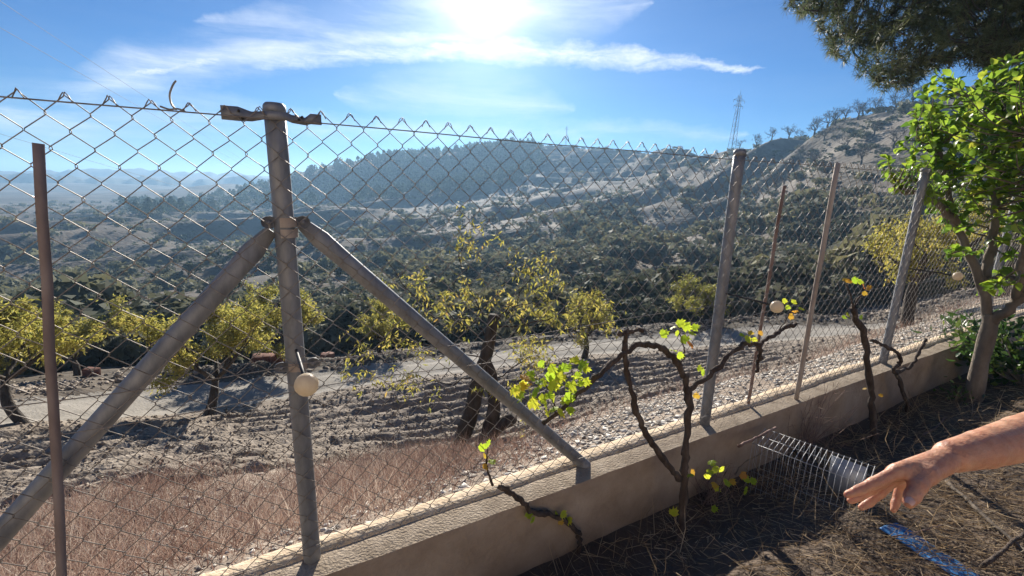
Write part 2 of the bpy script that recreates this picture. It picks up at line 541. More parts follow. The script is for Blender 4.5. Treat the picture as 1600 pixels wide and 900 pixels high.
def tps_eval(m, Q):
    X, w = m
    out = np.empty(len(Q))
    for i in range(0, len(Q), 40000):
        q = Q[i:i + 40000]
        d2 = ((q[:, None] - X[None]) ** 2).sum(2)
        K = 0.5 * d2 * np.log(d2 + 1e-20)
        out[i:i + 40000] = K @ w[:len(X)] + w[len(X)] + q @ w[len(X) + 1:]
    return out


NEAR_PX = [(0, 660, 8.5), (300, 645, 9), (600, 598, 9.5), (900, 558, 10.5), (1200, 533, 12), (1450, 503, 13),
           (0, 632, 9.8), (300, 598, 10.8), (600, 568, 11.2), (900, 533, 12.2), (1200, 510, 13.5), (1480, 490, 14.5),
           (735, 700, 5.2), (200, 760, 4), (500, 715, 4.6), (1000, 620, 6), (1200, 590, 6.5),
           (0, 590, 14.5), (300, 560, 16), (600, 540, 16.5), (900, 512, 17), (1200, 485, 18), (1450, 462, 19)]
nearP = [at_dist(*p) for p in NEAR_PX]
for t in np.linspace(-4, 16, 11):
    nearP += [fp(t, 0.12, 0.315), fp(t, 0.75, -0.06 + 0.02 * max(t - 2, 0))]
for t in (8, 11, 14, 18):
    nearP += [fp(t, 1.6, -0.55)]
for t in (-6, -9):
    nearP += [fp(t, 0.12, 0.345), fp(t, 3, -1.1), fp(t, 7, -1.9)]
nearP = np.array(nearP)
NEAR = tps_fit(nearP[:, :2], nearP[:, 2], 1e-2)

FAR_PX = [(0, 632, 9.8), (300, 598, 10.8), (600, 568, 11.2), (900, 533, 12.2), (1200, 510, 13.5), (1480, 490, 14.5),
          (0, 590, 14.5), (300, 560, 16), (600, 540, 16.5), (900, 512, 17), (1200, 485, 18), (1450, 462, 19),
          (0, 545, 26), (100, 520, 32), (250, 492, 38), (340, 462, 46), (430, 416, 58), (520, 410, 62),
          (600, 480, 32), (800, 455, 34), (1000, 450, 34), (1200, 432, 34), (1350, 440, 30), (1500, 430, 30),
          (0, 470, 60), (120, 430, 85), (300, 392, 105), (420, 355, 135), (560, 332, 160), (640, 324, 170), (800, 300, 180), (960, 270, 195),
          (560, 380, 95), (700, 380, 85), (850, 400, 62), (870, 350, 95), (1000, 400, 58), (1000, 335, 100), (1060, 292, 130), (1060, 350, 85),
          (1200, 350, 60), (1200, 290, 95), (1350, 330, 55), (1350, 260, 75), (1500, 300, 55),
          (0, 380, 130), (100, 340, 220), (200, 335, 240), (300, 335, 240), (0, 305, 480), (100, 303, 520), (200, 303, 560), (330, 310, 330),
          (250, 292, 700), (360, 288, 520),
          (450, 277, 330), (520, 260, 330), (600, 246, 320), (700, 239, 310), (790, 229, 300), (840, 230, 290), (880, 231, 270), (960, 233, 250), (1050, 239, 215),
          (500, 310, 260), (620, 290, 250), (720, 275, 245), (820, 265, 240), (950, 250, 225),
          (1150, 244, 160), (1250, 217, 120), (1350, 197, 102), (1420, 187, 96), (1600, 152, 88),
          (0, 279, 1100), (80, 281, 1000), (150, 277, 1050), (200, 284, 900), (240, 280, 1000), (300, 286, 900), (390, 284, 950)]


def pol(P):
    P = np.asarray(P, float)
    return np.stack([np.arctan2(P[..., 0], P[..., 1]) * 1.6, np.log(np.hypot(P[..., 0], P[..., 1]))], -1)


farX, farV = [], []


def far_add(P):
    r = math.hypot(P[0], P[1])
    farX.append(pol(P)); farV.append((P[2] - CZ) / r)


for p in FAR_PX:
    far_add(at_dist(*p))
for x, y, r in [(450, 277, 330), (520, 260, 330), (600, 246, 320), (700, 239, 310), (790, 229, 300), (880, 231, 270), (960, 233, 250), (1050, 239, 215), (1150, 244, 160), (1250, 217, 120), (1350, 197, 102), (1420, 187, 96), (1600, 152, 88)]:
    for k, dz in ((1.35, 0.03), (2.2, 0.06)):           # the land falls away behind each ridge
        q = at_dist(x, y, r)
        far_add(np.array([q[0] * k, q[1] * k, CZ + (q[2] - CZ) * k * 0.75 - dz * r * k]))
for az in (-80, -65, 52, 65, 80):
    for r, e in ((14, -0.24 if az < 0 else -0.12), (40, -0.18 if az < 0 else -0.03), (100, -0.13 if az < 0 else 0.1), (300, -0.05 if az < 0 else 0.08), (1000, -0.006)):
        a = math.radians(az)
        far_add(np.array([math.sin(a) * r, math.cos(a) * r, CZ + e * r]))
for az in range(-80, 81, 20):
    for r in (2600, 5000):
        a = math.radians(az)
        far_add(np.array([math.sin(a) * r, math.cos(a) * r, CZ - 0.012 * r]))
farX, farV = np.array(farX), np.array(farV)
FAR = tps_fit(farX, farV, 2e-4)


def smooth01(x):
    x = np.clip(x, 0, 1)
    return x * x * (3 - 2 * x)


def spur(x, y):
    """0 on the crests of the spurs, 1 in the gullies between them"""
    c, s_ = math.cos(0.62), math.sin(0.62)
    p, q = (x * c + y * s_) / 52.0, (-x * s_ + y * c) / 30.0
    n = fbm(p + 3.7, q - 1.2, 711, 3, 0.45)
    return smooth01(np.abs(n) / 0.17)


def H0(x, y):
    x = np.asarray(x, float).ravel(); y = np.asarray(y, float).ravel()
    r = np.hypot(x, y)
    k = smooth01((r - 13.0) / 7.0)
    z = np.zeros_like(r)
    m = k < 1
    if m.any():
        z[m] += (1 - k[m]) * tps_eval(NEAR, np.stack([x[m], y[m]], 1))
    m = k > 0
    if m.any():
        e = tps_eval(FAR, pol(np.stack([x[m], y[m]], 1)))
        z[m] += k[m] * (CZ + e * r[m])
    # relief of the open slopes: gullies and terraces
    w = smooth01((r - 22) / 40) * (1 - 0.6 * smooth01((r - 400) / 600))
    z += w * (fbm(x / 26, y / 26, 3, 4) * np.clip(r * 0.016, 0, 3.2) + np.abs(fbm(x / 60 + 4, y / 34, 9, 3)) * np.clip(r * 0.012, 0, 2.2))
    z += smooth01((r - 26) / 30) * (1 - smooth01((r - 190) / 60)) * np.clip(r * 0.040, 0, 4.6) * (0.55 - spur(x, y))
    azd = np.degrees(np.arctan2(x, y))
    wt = smooth01((azd - 1.5) / 3) * smooth01((21 - azd) / 4) * smooth01((r - 150) / 25) * smooth01((300 - r) / 25)
    q = z / 2.4 + 0.35 * fbm(x / 40, y / 40, 15, 2)
    fr = q - np.floor(q)
    z = z + wt * 0.85 * 2.4 * (smooth01((fr - 0.72) / 0.28) - fr)
    return z


ROAD = np.array([[-13.0, 1.6], [-10.2, 3.6], [-7.06, 5.82], [-5.92, 7.93], [-2.9, 9.93], [1.69, 11.22], [6.42, 11.0], [9.5, 9.95], [13.0, 10.4], [19.0, 13.5]])
ROADS = spline(np.c_[ROAD, np.zeros(len(ROAD))], 90)[:, :2]
ROAD_W = 0.82


def road_dist(x, y):
    P = np.stack([x, y], 1)
    best = np.full(len(P), 1e9); sign = np.zeros(len(P))
    for a, b in zip(ROADS[:-1], ROADS[1:]):
        ab = b - a
        u = np.clip(((P - a) @ ab) / (ab @ ab), 0, 1)
        q = P - a - u[:, None] * ab
        d = np.hypot(q[:, 0], q[:, 1])
        m = d < best
        best[m] = d[m]
        sign[m] = np.sign(ab[0] * q[m, 1] - ab[1] * q[m, 0])
    return best * sign                                     # > 0 beyond the road


def field_edge(t):
    return np.interp(t, [-6, 0, 3, 8, 14], [2.2, 2.7, 2.5, 1.6, 1.2])


def classify(x, y):
    """0 bank, 1 ploughed field, 2 road, 3 hillside"""
    r = np.hypot(x, y)
    c = np.full(len(x), 3)
    m = r < 30
    xm, ym = x[m], y[m]
    rd = road_dist(xm, ym)
    P = np.stack([xm, ym], 1)
    s, t = P @ FN - FD, P @ FT
    wob = fbm(xm * 1.3, ym * 1.3, 21, 3) * 0.9
    cc = np.where(rd > 0, 3, 1)
    cc = np.where((s < field_edge(t) + wob) & (rd < 0), 0, cc)
    cc = np.where(np.abs(rd) < ROAD_W + fbm(xm * 2, ym * 2, 5, 3) * 0.35, 2, cc)
    c[m] = cc
    return c, m, rd, s, t


def ground_z(x, y):
    x = np.asarray(x, float).ravel(); y = np.asarray(y, float).ravel()
    z = H0(x, y)
    c, m, rd, s, t = classify(x, y)
    xm, ym = x[m], y[m]
    cm = c[m]
    add = np.zeros(len(xm))
    row = rd + fbm(xm * 0.8, ym * 0.8, 31, 3) * 0.34 + fbm(xm * 3.1, ym * 3.1, 33, 2) * 0.09
    fur = 0.055 * np.clip(0.95 + 2.2 * fbm(xm * 0.9, ym * 1.4, 35, 3), 0.5, 1.4) * np.sin(row * 2 * math.pi / 0.42) + 0.10 * fbm(xm * 4.6, ym * 4.6, 41, 4, 0.62)
    add += np.where(cm == 1, fur * smooth01((np.abs(rd) - 0.9) / 0.5), 0)
    add += np.where(cm == 0, 0.07 * fbm(xm * 3, ym * 3, 51, 4), 0)
    add += np.where(cm == 2, 0.02 * fbm(xm * 4, ym * 4, 61, 3) - 0.03 * np.exp(-((np.abs(rd) - 0.5) / 0.16) ** 2), 0)
    berm = np.exp(-((rd - 1.5) / 0.42) ** 2) * (0.16 + 0.3 * fbm(xm * 1.4, ym * 1.4, 71, 3))
    add += np.where(rd > 0.8, berm + 0.10 * fbm(xm * 3, ym * 3, 81, 4), 0)
    # keep the wall side smooth
    add *= smooth01((s - 0.05) / 0.3)
    z[m] += add
    return z


def build_terrain():
    names = {0: ('bank', 'bank_soil'), 1: ('ploughed_field', 'soil_field'), 2: ('dirt_road', 'road_dirt'), 3: ('hillside', 'soil_hill')}
    labels = {0: 'stony earth bank falling away outside the concrete wall', 1: 'ploughed grey-brown field of clods between bank and dirt road',
              2: 'pale dirt road curving past the ploughed field', 3: 'dry scrubby hillside across the valley'}
    parts = {k: [[], [], 0] for k in range(4)}
    tints = {k: [] for k in range(4)}
    for r0, r1, nr, na, amax in ((1.2, 24.0, 470, 640, 84), (24.0, 3000.0, 540, 460, 84)):
        rr = np.exp(np.linspace(math.log(r0), math.log(r1), nr))
        aa = np.radians(np.linspace(-amax, amax, na))
        RR, AA = np.meshgrid(rr, aa, indexing='ij')
        X, Y = (RR * np.sin(AA)).ravel(), (RR * np.cos(AA)).ravel()
        Z = ground_z(X, Y)
        if r0 > 20:
            Z[:na] -= 0.02
        cen = lambda A: (A.reshape(nr, na)[:-1, :-1] + A.reshape(nr, na)[1:, 1:]).ravel() / 2
        cx, cyy = cen(X), cen(Y)
        cls = classify(cx, cyy)[0]
        s = cx * FN[0] + cyy * FN[1] - FD
        i = np.arange(nr * na).reshape(nr, na)
        Q = np.stack([i[:-1, :-1], i[:-1, 1:], i[1:, 1:], i[1:, :-1]], -1).reshape(-1, 4)[:, ::-1]
        V = np.stack([X, Y, Z], 1)
        T = 0.5 + 0.9 * fbm(X / 18, Y / 18, 91, 4) + 0.5 * fbm(X / 5, Y / 5, 92, 3) - 0.24 * smooth01((np.hypot(X, Y) - 220) / 260)
        for k in range(4):
            f = Q[(cls == k) & (s > 0.03)]
            if not len(f):
                continue
            u, inv = np.unique(f, return_inverse=True)
            parts[k][0].append(V[u]); parts[k][1].append(inv.reshape(-1, 4) + parts[k][2])
            parts[k][2] += len(u)
            tints[k].append(T[u])
    for k in range(4):
        link(names[k][0], mesh(names[k][0], np.concatenate(parts[k][0]), np.concatenate(parts[k][1]), True, np.concatenate(tints[k])),
             mat=M[names[k][1]], kind='structure', label=labels[k])


build_terrain()

# far mountains: three ridges beyond the valley


def ridge(name, label, r, depth, pts, seed, amp):
    """pts: pixel skyline; a real ridge with both slopes"""
    P = np.array([at_dist(x, y, r) for x, y in pts])
    azs = np.arctan2(P[:, 0], P[:, 1]); zs = P[:, 2]
    n, m = 160, 13
    V = []
    for i, a in enumerate(np.linspace(azs[0], azs[-1], n)):
        z = np.interp(a, azs, zs) + amp * fbm(np.array([a * 40]), np.array([seed * 3.1]), seed, 5)[0]
        edge = smooth01(min(i, n - 1 - i) / 16)
        for j, u in enumerate(np.linspace(-1, 1, m)):
            rr = r + u * depth + amp * 3 * fbm(np.array([a * 60]), np.array([u * 2.0]), seed + 4, 3)[0]
            zz = -45 + (z * edge - 45 * (1 - edge) + 45) * (1 - abs(u)) ** 0.8
            V.append([math.sin(a) * rr, math.cos(a) * rr, zz + amp * 0.6 * fbm(np.array([a * 90]), np.array([u * 5]), seed + 7, 3)[0] * (1 - abs(u))])
    i = np.arange(n * m).reshape(n, m)
    F = np.stack([i[:-1, :-1], i[1:, :-1], i[1:, 1:], i[:-1, 1:]], -1).reshape(-1, 4)
    link(name, mesh(name, V, F, True, np.full(n * m, 0.45)), mat=M['far_scrub'], kind='structure', label=label)


ridge('far_mountains', 'pale blue mountain range on the far horizon', 1150, 190,
      [(-500, 262), (-300, 258), (-100, 262), (0, 266), (60, 268), (110, 264), (160, 266), (215, 263), (250, 266), (300, 268), (350, 271), (420, 274), (520, 278), (640, 282)], 3, 15)
ridge('far_hills', 'low hazy hills in front of the far mountains', 820, 120,
      [(-500, 272), (-200, 270), (-60, 272), (0, 272), (40, 271), (90, 277), (150, 274), (210, 278), (330, 279), (380, 276), (430, 280), (520, 284)], 7, 13)

# ------------------------------------------------------------------ haze: the air itself
hz = MB()
hz.box((0, 1500, -10), (3600, 2900, 50))
hme = hz.mesh('haze')
hm = bpy.data.materials.new('haze_air')
hm.use_nodes = True
hm.node_tree.nodes.clear()
ho = hm.node_tree.nodes.new('ShaderNodeOutputMaterial')
hv = hm.node_tree.nodes.new('ShaderNodeVolumePrincipled')
hv.inputs['Color'].default_value = (0.40, 0.68, 1.0, 1)
hv.inputs['Density'].default_value = HAZE_DENSITY
hv.inputs['Anisotropy'].default_value = 0.3
hm.node_tree.links.new(hv.outputs[0], ho.inputs['Volume'])
link('haze', hme, mat=hm, kind='stuff', label='thin blue haze filling the valley air')

# ------------------------------------------------------------------ garden ground and wall
GZ = 0.055


def garden_z(x, y):
    s = x * FN[0] + y * FN[1] - FD
    return GZ + 0.14 * smooth01((-s - 0.1) / 0.6) + 0.05 * fbm(x * 2.2, y * 2.2, 101, 5, 0.6) * smooth01((-s) / 0.25) + 0.012 * fbm(x * 14, y * 14, 102, 3)


def build_garden():
    n1, n2 = 420, 190
    tt = np.linspace(-5, 14, n1)
    ss = np.concatenate([np.linspace(-0.02, -2.6, 150), np.linspace(-2.7, -14, n2 - 150)])
    S, Tt = np.meshgrid(ss, tt, indexing='ij')
    X = Tt * FT[0] + (S + FD) * FN[0]
    Y = Tt * FT[1] + (S + FD) * FN[1]
    Z = garden_z(X.ravel(), Y.ravel())
    i = np.arange(n1 * n2).reshape(n2, n1)
    F = np.stack([i[:-1, :-1], i[1:, :-1], i[1:, 1:], i[:-1, 1:]], -1).reshape(-1, 4)
    tn = 0.28 + 0.5 * smooth01((-S.ravel() - 0.75) / 0.5) + 0.3 * fbm(X.ravel() * 1.7, Y.ravel() * 1.7, 103, 3)  # paler past the wall's shadow: straw cover, also lightened to bounce warm light
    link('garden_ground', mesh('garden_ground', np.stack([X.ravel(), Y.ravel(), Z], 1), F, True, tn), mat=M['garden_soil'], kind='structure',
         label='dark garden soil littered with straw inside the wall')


build_garden()


def build_wall():
    root = empty('retaining_wall', fp(2, 0, 0), 'low rendered concrete wall carrying the wire fence', 'wall')
    inv = -np.array(fp(2, 0, 0))
    # body: profile swept along the fence with slight unevenness
    n = 700
    tt = np.linspace(-5, 13, n)
    a = fbm(tt * 1.7, tt * 0, 111, 4) * 0.012
    b = fbm(tt * 9, tt * 0 + 5, 112, 3) * 0.008
    prof = [(-0.088, -0.3), (-0.088, 0.1), (-0.0875, 0.345), (-0.083, 0.357), (-0.045, 0.360), (0.0, 0.361), (0.06, 0.355), (0.075, 0.34), (0.075, -0.3)]
    V = []
    for k, (s, z) in enumerate(prof):
        ss = s + (a + b * (0.3 < z < 0.348) if k < 4 else 0 * a)
        zz = z + (b * 0.4 if z > 0.3 else 0 * b)
        V.append(np.stack([tt * FT[0] + (ss + FD) * FN[0], tt * FT[1] + (ss + FD) * FN[1], zz + 0 * tt], 1))
    V = np.stack(V, 0).reshape(-1, 3)
    i = np.arange(len(prof) * n).reshape(len(prof), n)
    F = np.stack([i[:-1, :-1], i[1:, :-1], i[1:, 1:], i[:-1, 1:]], -1).reshape(-1, 4)[:, ::-1]
    nf = n - 1
    isTop = np.zeros(len(F), bool); isTop[3 * nf:7 * nf] = True
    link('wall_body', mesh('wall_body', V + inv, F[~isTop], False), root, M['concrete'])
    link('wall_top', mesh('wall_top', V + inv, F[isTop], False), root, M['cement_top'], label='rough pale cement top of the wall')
    # ragged mortar lip on the outer half of the top
    n = 1100
    tt = np.linspace(-5, 13, n)
    inner = 0.006 + 0.022 * fbm(tt * 5, tt * 0 + 2, 121, 5, 0.65)
    top = 0.366 + 0.010 * fbm(tt * 4, tt * 0 + 3, 122, 4)
    prof = [(inner + 0.004, 0.345 + 0 * tt), (inner, top - 0.008), (inner + 0.008, top), (0.045 + 0 * tt, top + 0.004 + 0.008 * fbm(tt * 8, tt * 0, 123, 3)),
            (0.10 + 0.03 * fbm(tt * 3, tt * 0, 124, 4), top - 0.018), (0.15 + 0.03 * fbm(tt * 3, tt * 0, 125, 4), 0.30 + 0 * tt)]
    V = np.stack([np.stack([tt * FT[0] + (s + FD) * FN[0], tt * FT[1] + (s + FD) * FN[1], z], 1) for s, z in prof], 0).reshape(-1, 3)
    i = np.arange(len(prof) * n).reshape(len(prof), n)
    F = np.stack([i[:-1, :-1], i[1:, :-1], i[1:, 1:], i[:-1, 1:]], -1).reshape(-1, 4)[:, ::-1]
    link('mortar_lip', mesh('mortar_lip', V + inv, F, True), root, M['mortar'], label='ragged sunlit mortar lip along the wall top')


build_wall()

# ------------------------------------------------------------------ the house added behind the camera as warm bounce fill


def build_fill_house():
    root = empty('fill_house', (0, -7.5, GZ), 'cream rendered house with red tiled roof, added unseen to bounce warm light', 'fill_house')
    y0, y1, z1 = 0.0, -6.0, 4.6
    xs = [-8.0, 7.0]
    holes = [(-6.2, -4.8, 0.9, 2.3), (-2.2, -1.2, 0.0, 2.15), (1.2, 2.6, 0.9, 2.3), (4.4, 5.8, 0.9, 2.3), (-6.2, -4.8, 3.1, 4.1), (1.2, 2.6, 3.1, 4.1)]
    gx = sorted({xs[0], xs[1], *[h[0] for h in holes], *[h[1] for h in holes]})
    gzz = sorted({-0.3, z1, *[h[2] for h in holes], *[h[3] for h in holes]})
    mb = MB()
    for a, b in zip(gx[:-1], gx[1:]):
        for c, d in zip(gzz[:-1], gzz[1:]):
            mx, mz = (a + b) / 2, (c + d) / 2
            if any(h[0] < mx < h[1] and h[2] < mz < h[3] for h in holes):
                continue
            mb.add([[a, y0, c], [b, y0, c], [b, y0, d], [a, y0, d]], [[0, 1, 2, 3]])
    for h in holes:                                          # reveals
        a, b, c, d = h
        q = [[a, y0, c], [b, y0, c], [b, y0, d], [a, y0, d]]
        for i in range(4):
            p, n_ = q[i], q[(i + 1) % 4]
            mb.add([p, n_, [n_[0], -0.18, n_[2]], [p[0], -0.18, p[2]]], [[0, 1, 2, 3]])
    for x in xs:
        mb.add([[x, y0, -0.3], [x, y1, -0.3], [x, y1, z1], [x, y0, z1]], [[0, 1, 2, 3]])
    mb.add([[xs[0], y1, -0.3], [xs[1], y1, -0.3], [xs[1], y1, z1], [xs[0], y1, z1]], [[0, 1, 2, 3]])
    mb.build('wall', M['fill_house_render'], root)
    for i, (a, b, c, d) in enumerate(holes):
        m = MB(); m.box(((a + b) / 2, -0.19, (c + d) / 2), ((b - a) / 2, 0.01, (d - c) / 2))
        if c < 0.1:
            o = m.build('door', M['bark_fruit'], root)
            m = MB(); m.box((b - 0.12, -0.165, 1.05), (0.02, 0.02, 0.06)); m.build('handle', M['galvanised'], o)
        else:
            o = m.build('window', M['window_glass'], root)
            m = MB()
            for bx in ((a + 0.03, (c + d) / 2, 0.03, (d - c) / 2), (b - 0.03, (c + d) / 2, 0.03, (d - c) / 2), ((a + b) / 2, (c + d) / 2, 0.025, (d - c) / 2)):
                m.box((bx[0], -0.165, bx[1]), (bx[2], 0.02, bx[3]))
            for zc in (c + 0.03, d - 0.03):
                m.box(((a + b) / 2, -0.163, zc), ((b - a) / 2, 0.02, 0.03))
            m.build('frame', M['fill_house_render'], o)
    m = MB()
    ym, zr = (y0 + y1) / 2, z1 + 1.3
    for e, sgn in ((y0 + 0.45, 1), (y1 - 0.45, -1)):
        A = [[xs[0] - 0.4, e, z1 - 0.05], [xs[1] + 0.4, e, z1 - 0.05], [xs[1] + 0.4, ym, zr], [xs[0] - 0.4, ym, zr]]
        B = [[p[0], p[1], p[2] + 0.12] for p in A]
        m.add(A + B, [[0, 1, 2, 3], [4, 5, 6, 7], [0, 1, 5, 4], [1, 2, 6, 5], [3, 0, 4, 7]])
    m.build('roof', M['terracotta'], root)


material('fill_house_render', [(0.3, (0.58, 0.50, 0.40)), (0.7, (0.68, 0.60, 0.50))], 0.9, 1.5, 8, bump=0.003, bump_scale=60, coords='World')
material('window_glass', [(0.3, (0.02, 0.025, 0.03)), (0.7, (0.04, 0.045, 0.05))], 0.08, 2, 2, coords='World', spec=0.6)
build_fill_house()

# ------------------------------------------------------------------ vegetation generators


def add_leaves(mb, P, D, L, W, tint, fold=0.25, side=None):
    """lance-shaped folded leaves: base at P along D"""
    P = np.asarray(P, float); n = len(P)
    if n == 0:
        return
    D = unit(D)
    L = np.broadcast_to(np.asarray(L, float), (n,))[:, None]
    W = np.broadcast_to(np.asarray(W, float), (n,))[:, None]
    rnd = rng.normal(size=(n, 3)) if side is None else side
    S = unit(np.cross(D, rnd))
    N = np.cross(S, D)
    m = P + D * L * 0.45
    V = np.stack([P, m - S * W * 0.5 + N * W * fold, P + D * L - N * L * 0.12, m + S * W * 0.5 + N * W * fold], 1).reshape(-1, 3)
    i = np.arange(n)[:, None] * 4
    F = np.concatenate([i + [[0, 1, 2]], i + [[0, 2, 3]]])
    mb.add(V, F, np.repeat(np.broadcast_to(np.asarray(tint, float), (n,)), 4))


def clump_faces(mb, P, N, size, tint):
    """small leaf-clump triangles facing roughly along N"""
    n = len(P)
    N = unit(N + rng.normal(size=(n, 3)) * 0.55)
    a = unit(np.cross(N, rng.normal(size=(n, 3))))
    b = np.cross(N, a)
    s = np.asarray(size)[:, None] if np.ndim(size) else size
    V = np.stack([P + a * s, P - a * s * 0.6 + b * s * 0.8, P - a * s * 0.5 - b * s * 0.8 + N * s * 0.3], 1).reshape(-1, 3)
    mb.add(V, np.arange(3 * n).reshape(n, 3), np.repeat(np.broadcast_to(np.asarray(tint, float), (n,)), 3))


def blob_points(n, lobes, r):
    """points on the surfaces of several lobes"""
    k = r.integers(0, len(lobes), n)
    d = unit(r.normal(size=(n, 3)))
    d[:, 2] = np.where(d[:, 2] < -0.35, -d[:, 2], d[:, 2])
    c = lobes[k, :3]; rad = lobes[k, 3:]
    return c + d * rad * (0.78 + 0.3 * r.random((n, 1))), d


def shrub_mesh(seed, n, size):
    r = np.random.default_rng(seed)
    m = 5 + seed % 4
    lob = np.c_[r.uniform(-0.6, 0.6, (m, 2)), r.uniform(0.25, 0.62, m), r.uniform(0.26, 0.5, m)]
    P, D = blob_points(n, lob, r)
    P[:, 2] = np.abs(P[:, 2])
    mb = MB()
    clump_faces(mb, P, D, size * r.uniform(0.6, 1.3, n), 0.25 + 0.35 * r.random(n) + 0.12 * (P[:, 2] > 0.6))  # upper clumps tinted paler, painting in sunlit tops
    return mb


def branch_tree(seed, height, trunk_h, spread, limbs=4, levels=3, rad=0.1, lean=(0, 0), detail=1.0, wander=0.28, up=0.18, kids=(3, 4)):
    """returns wood MB and leaf sites (P, D) of an open-crowned tree with its base at the origin"""
    r = np.random.default_rng(seed)
    wood = MB()
    LP, LD = [], []
    top = np.array([lean[0], lean[1], trunk_h])
    tr = spline(np.array([[0, 0, -0.15], top * 0.5 + np.r_[r.normal(size=2) * 0.05, 0], top]), 7)
    wood.tube(tr, np.linspace(rad * 1.25, rad * 0.8, 7), 9, 0.12)

    def go(p, d, ln, rd, lev):
        n = 5
        pts = [p]
        q = p.copy(); dd = d.copy()
        for i in range(n):
            dd = unit(dd + r.normal(size=3) * wander * 0.6 + np.array([0, 0, up * (0.5 if lev == 0 else 1)]))
            q = q + dd * ln / n
            pts.append(q.copy())
        pts = np.array(pts)
        end = rd * (0.45 if lev < levels else 0.3)
        wood.tube(pts, np.linspace(rd, end, n + 1), (7, 5, 4, 3, 3)[min(lev, 4)], 0.1 if lev < 2 else 0, cap=lev < 2)
        if lev >= levels - 1:
            for _ in range(int(12 * detail)):
                u = r.random() * n
                i = min(int(u), n - 1)
                LP.append(pts[i] + (pts[i + 1] - pts[i]) * (u - i))
                LD.append(unit(r.normal(size=3) * 0.9 + unit(pts[i + 1] - pts[i]) * 0.6 + [0, 0, -0.45]))
        if lev < levels:
            for k in range(r.integers(kids[0], kids[1] + 1)):
                i = r.integers(2, n + 1)
                nd_ = unit(unit(pts[i] - pts[i - 1]) * 0.75 + r.normal(size=3) * 0.62 + [0, 0, 0.08])
                go(pts[i], nd_, ln * r.uniform(0.5, 0.72), max(end * 1.0 * r.uniform(0.7, 1.0), 0.003), lev + 1)

    a0 = r.random() * 6.28
    for k in range(limbs):
        a = a0 + k * 2 * math.pi / limbs + r.normal() * 0.3
        el = r.uniform(0.35, 0.95)
        d = np.array([math.cos(a) * math.cos(el), math.sin(a) * math.cos(el), math.sin(el)])
        go(top.copy(), d, spread * r.uniform(0.55, 0.8), rad * 0.62, 0)
    return wood, np.array(LP), np.array(LD)


def in_poly(x, y, poly):
    c = np.zeros(len(x), bool)
    n = len(poly)
    for i in range(n):
        x0, y0 = poly[i]; x1, y1 = poly[i - 1]
        c ^= ((y0 > y) != (y1 > y)) & (x < (x1 - x0) * (y - y0) / (y1 - y0 + 1e-12) + x0)
    return c


def near_line(x, y, line, w):
    best = np.full(len(x), 1e9)
    for (x0, y0), (x1, y1) in zip(line[:-1], line[1:]):
        dx, dy = x1 - x0, y1 - y0
        u = np.clip(((x - x0) * dx + (y - y0) * dy) / (dx * dx + dy * dy), 0, 1)
        best = np.minimum(best, np.hypot(x - x0 - u * dx, y - y0 - u * dy))
    return best < w


FOREST = [(435, 285), (520, 262), (600, 246), (700, 239), (790, 227), (845, 232), (850, 262), (800, 292), (700, 305), (600, 312), (520, 318), (435, 326)]
FOREST2 = [(190, 322), (260, 300), (330, 296), (435, 286), (435, 330), (330, 338), (220, 342)]

# ------------------------------------------------------------------ hillside shrubs, pines, bare orchard


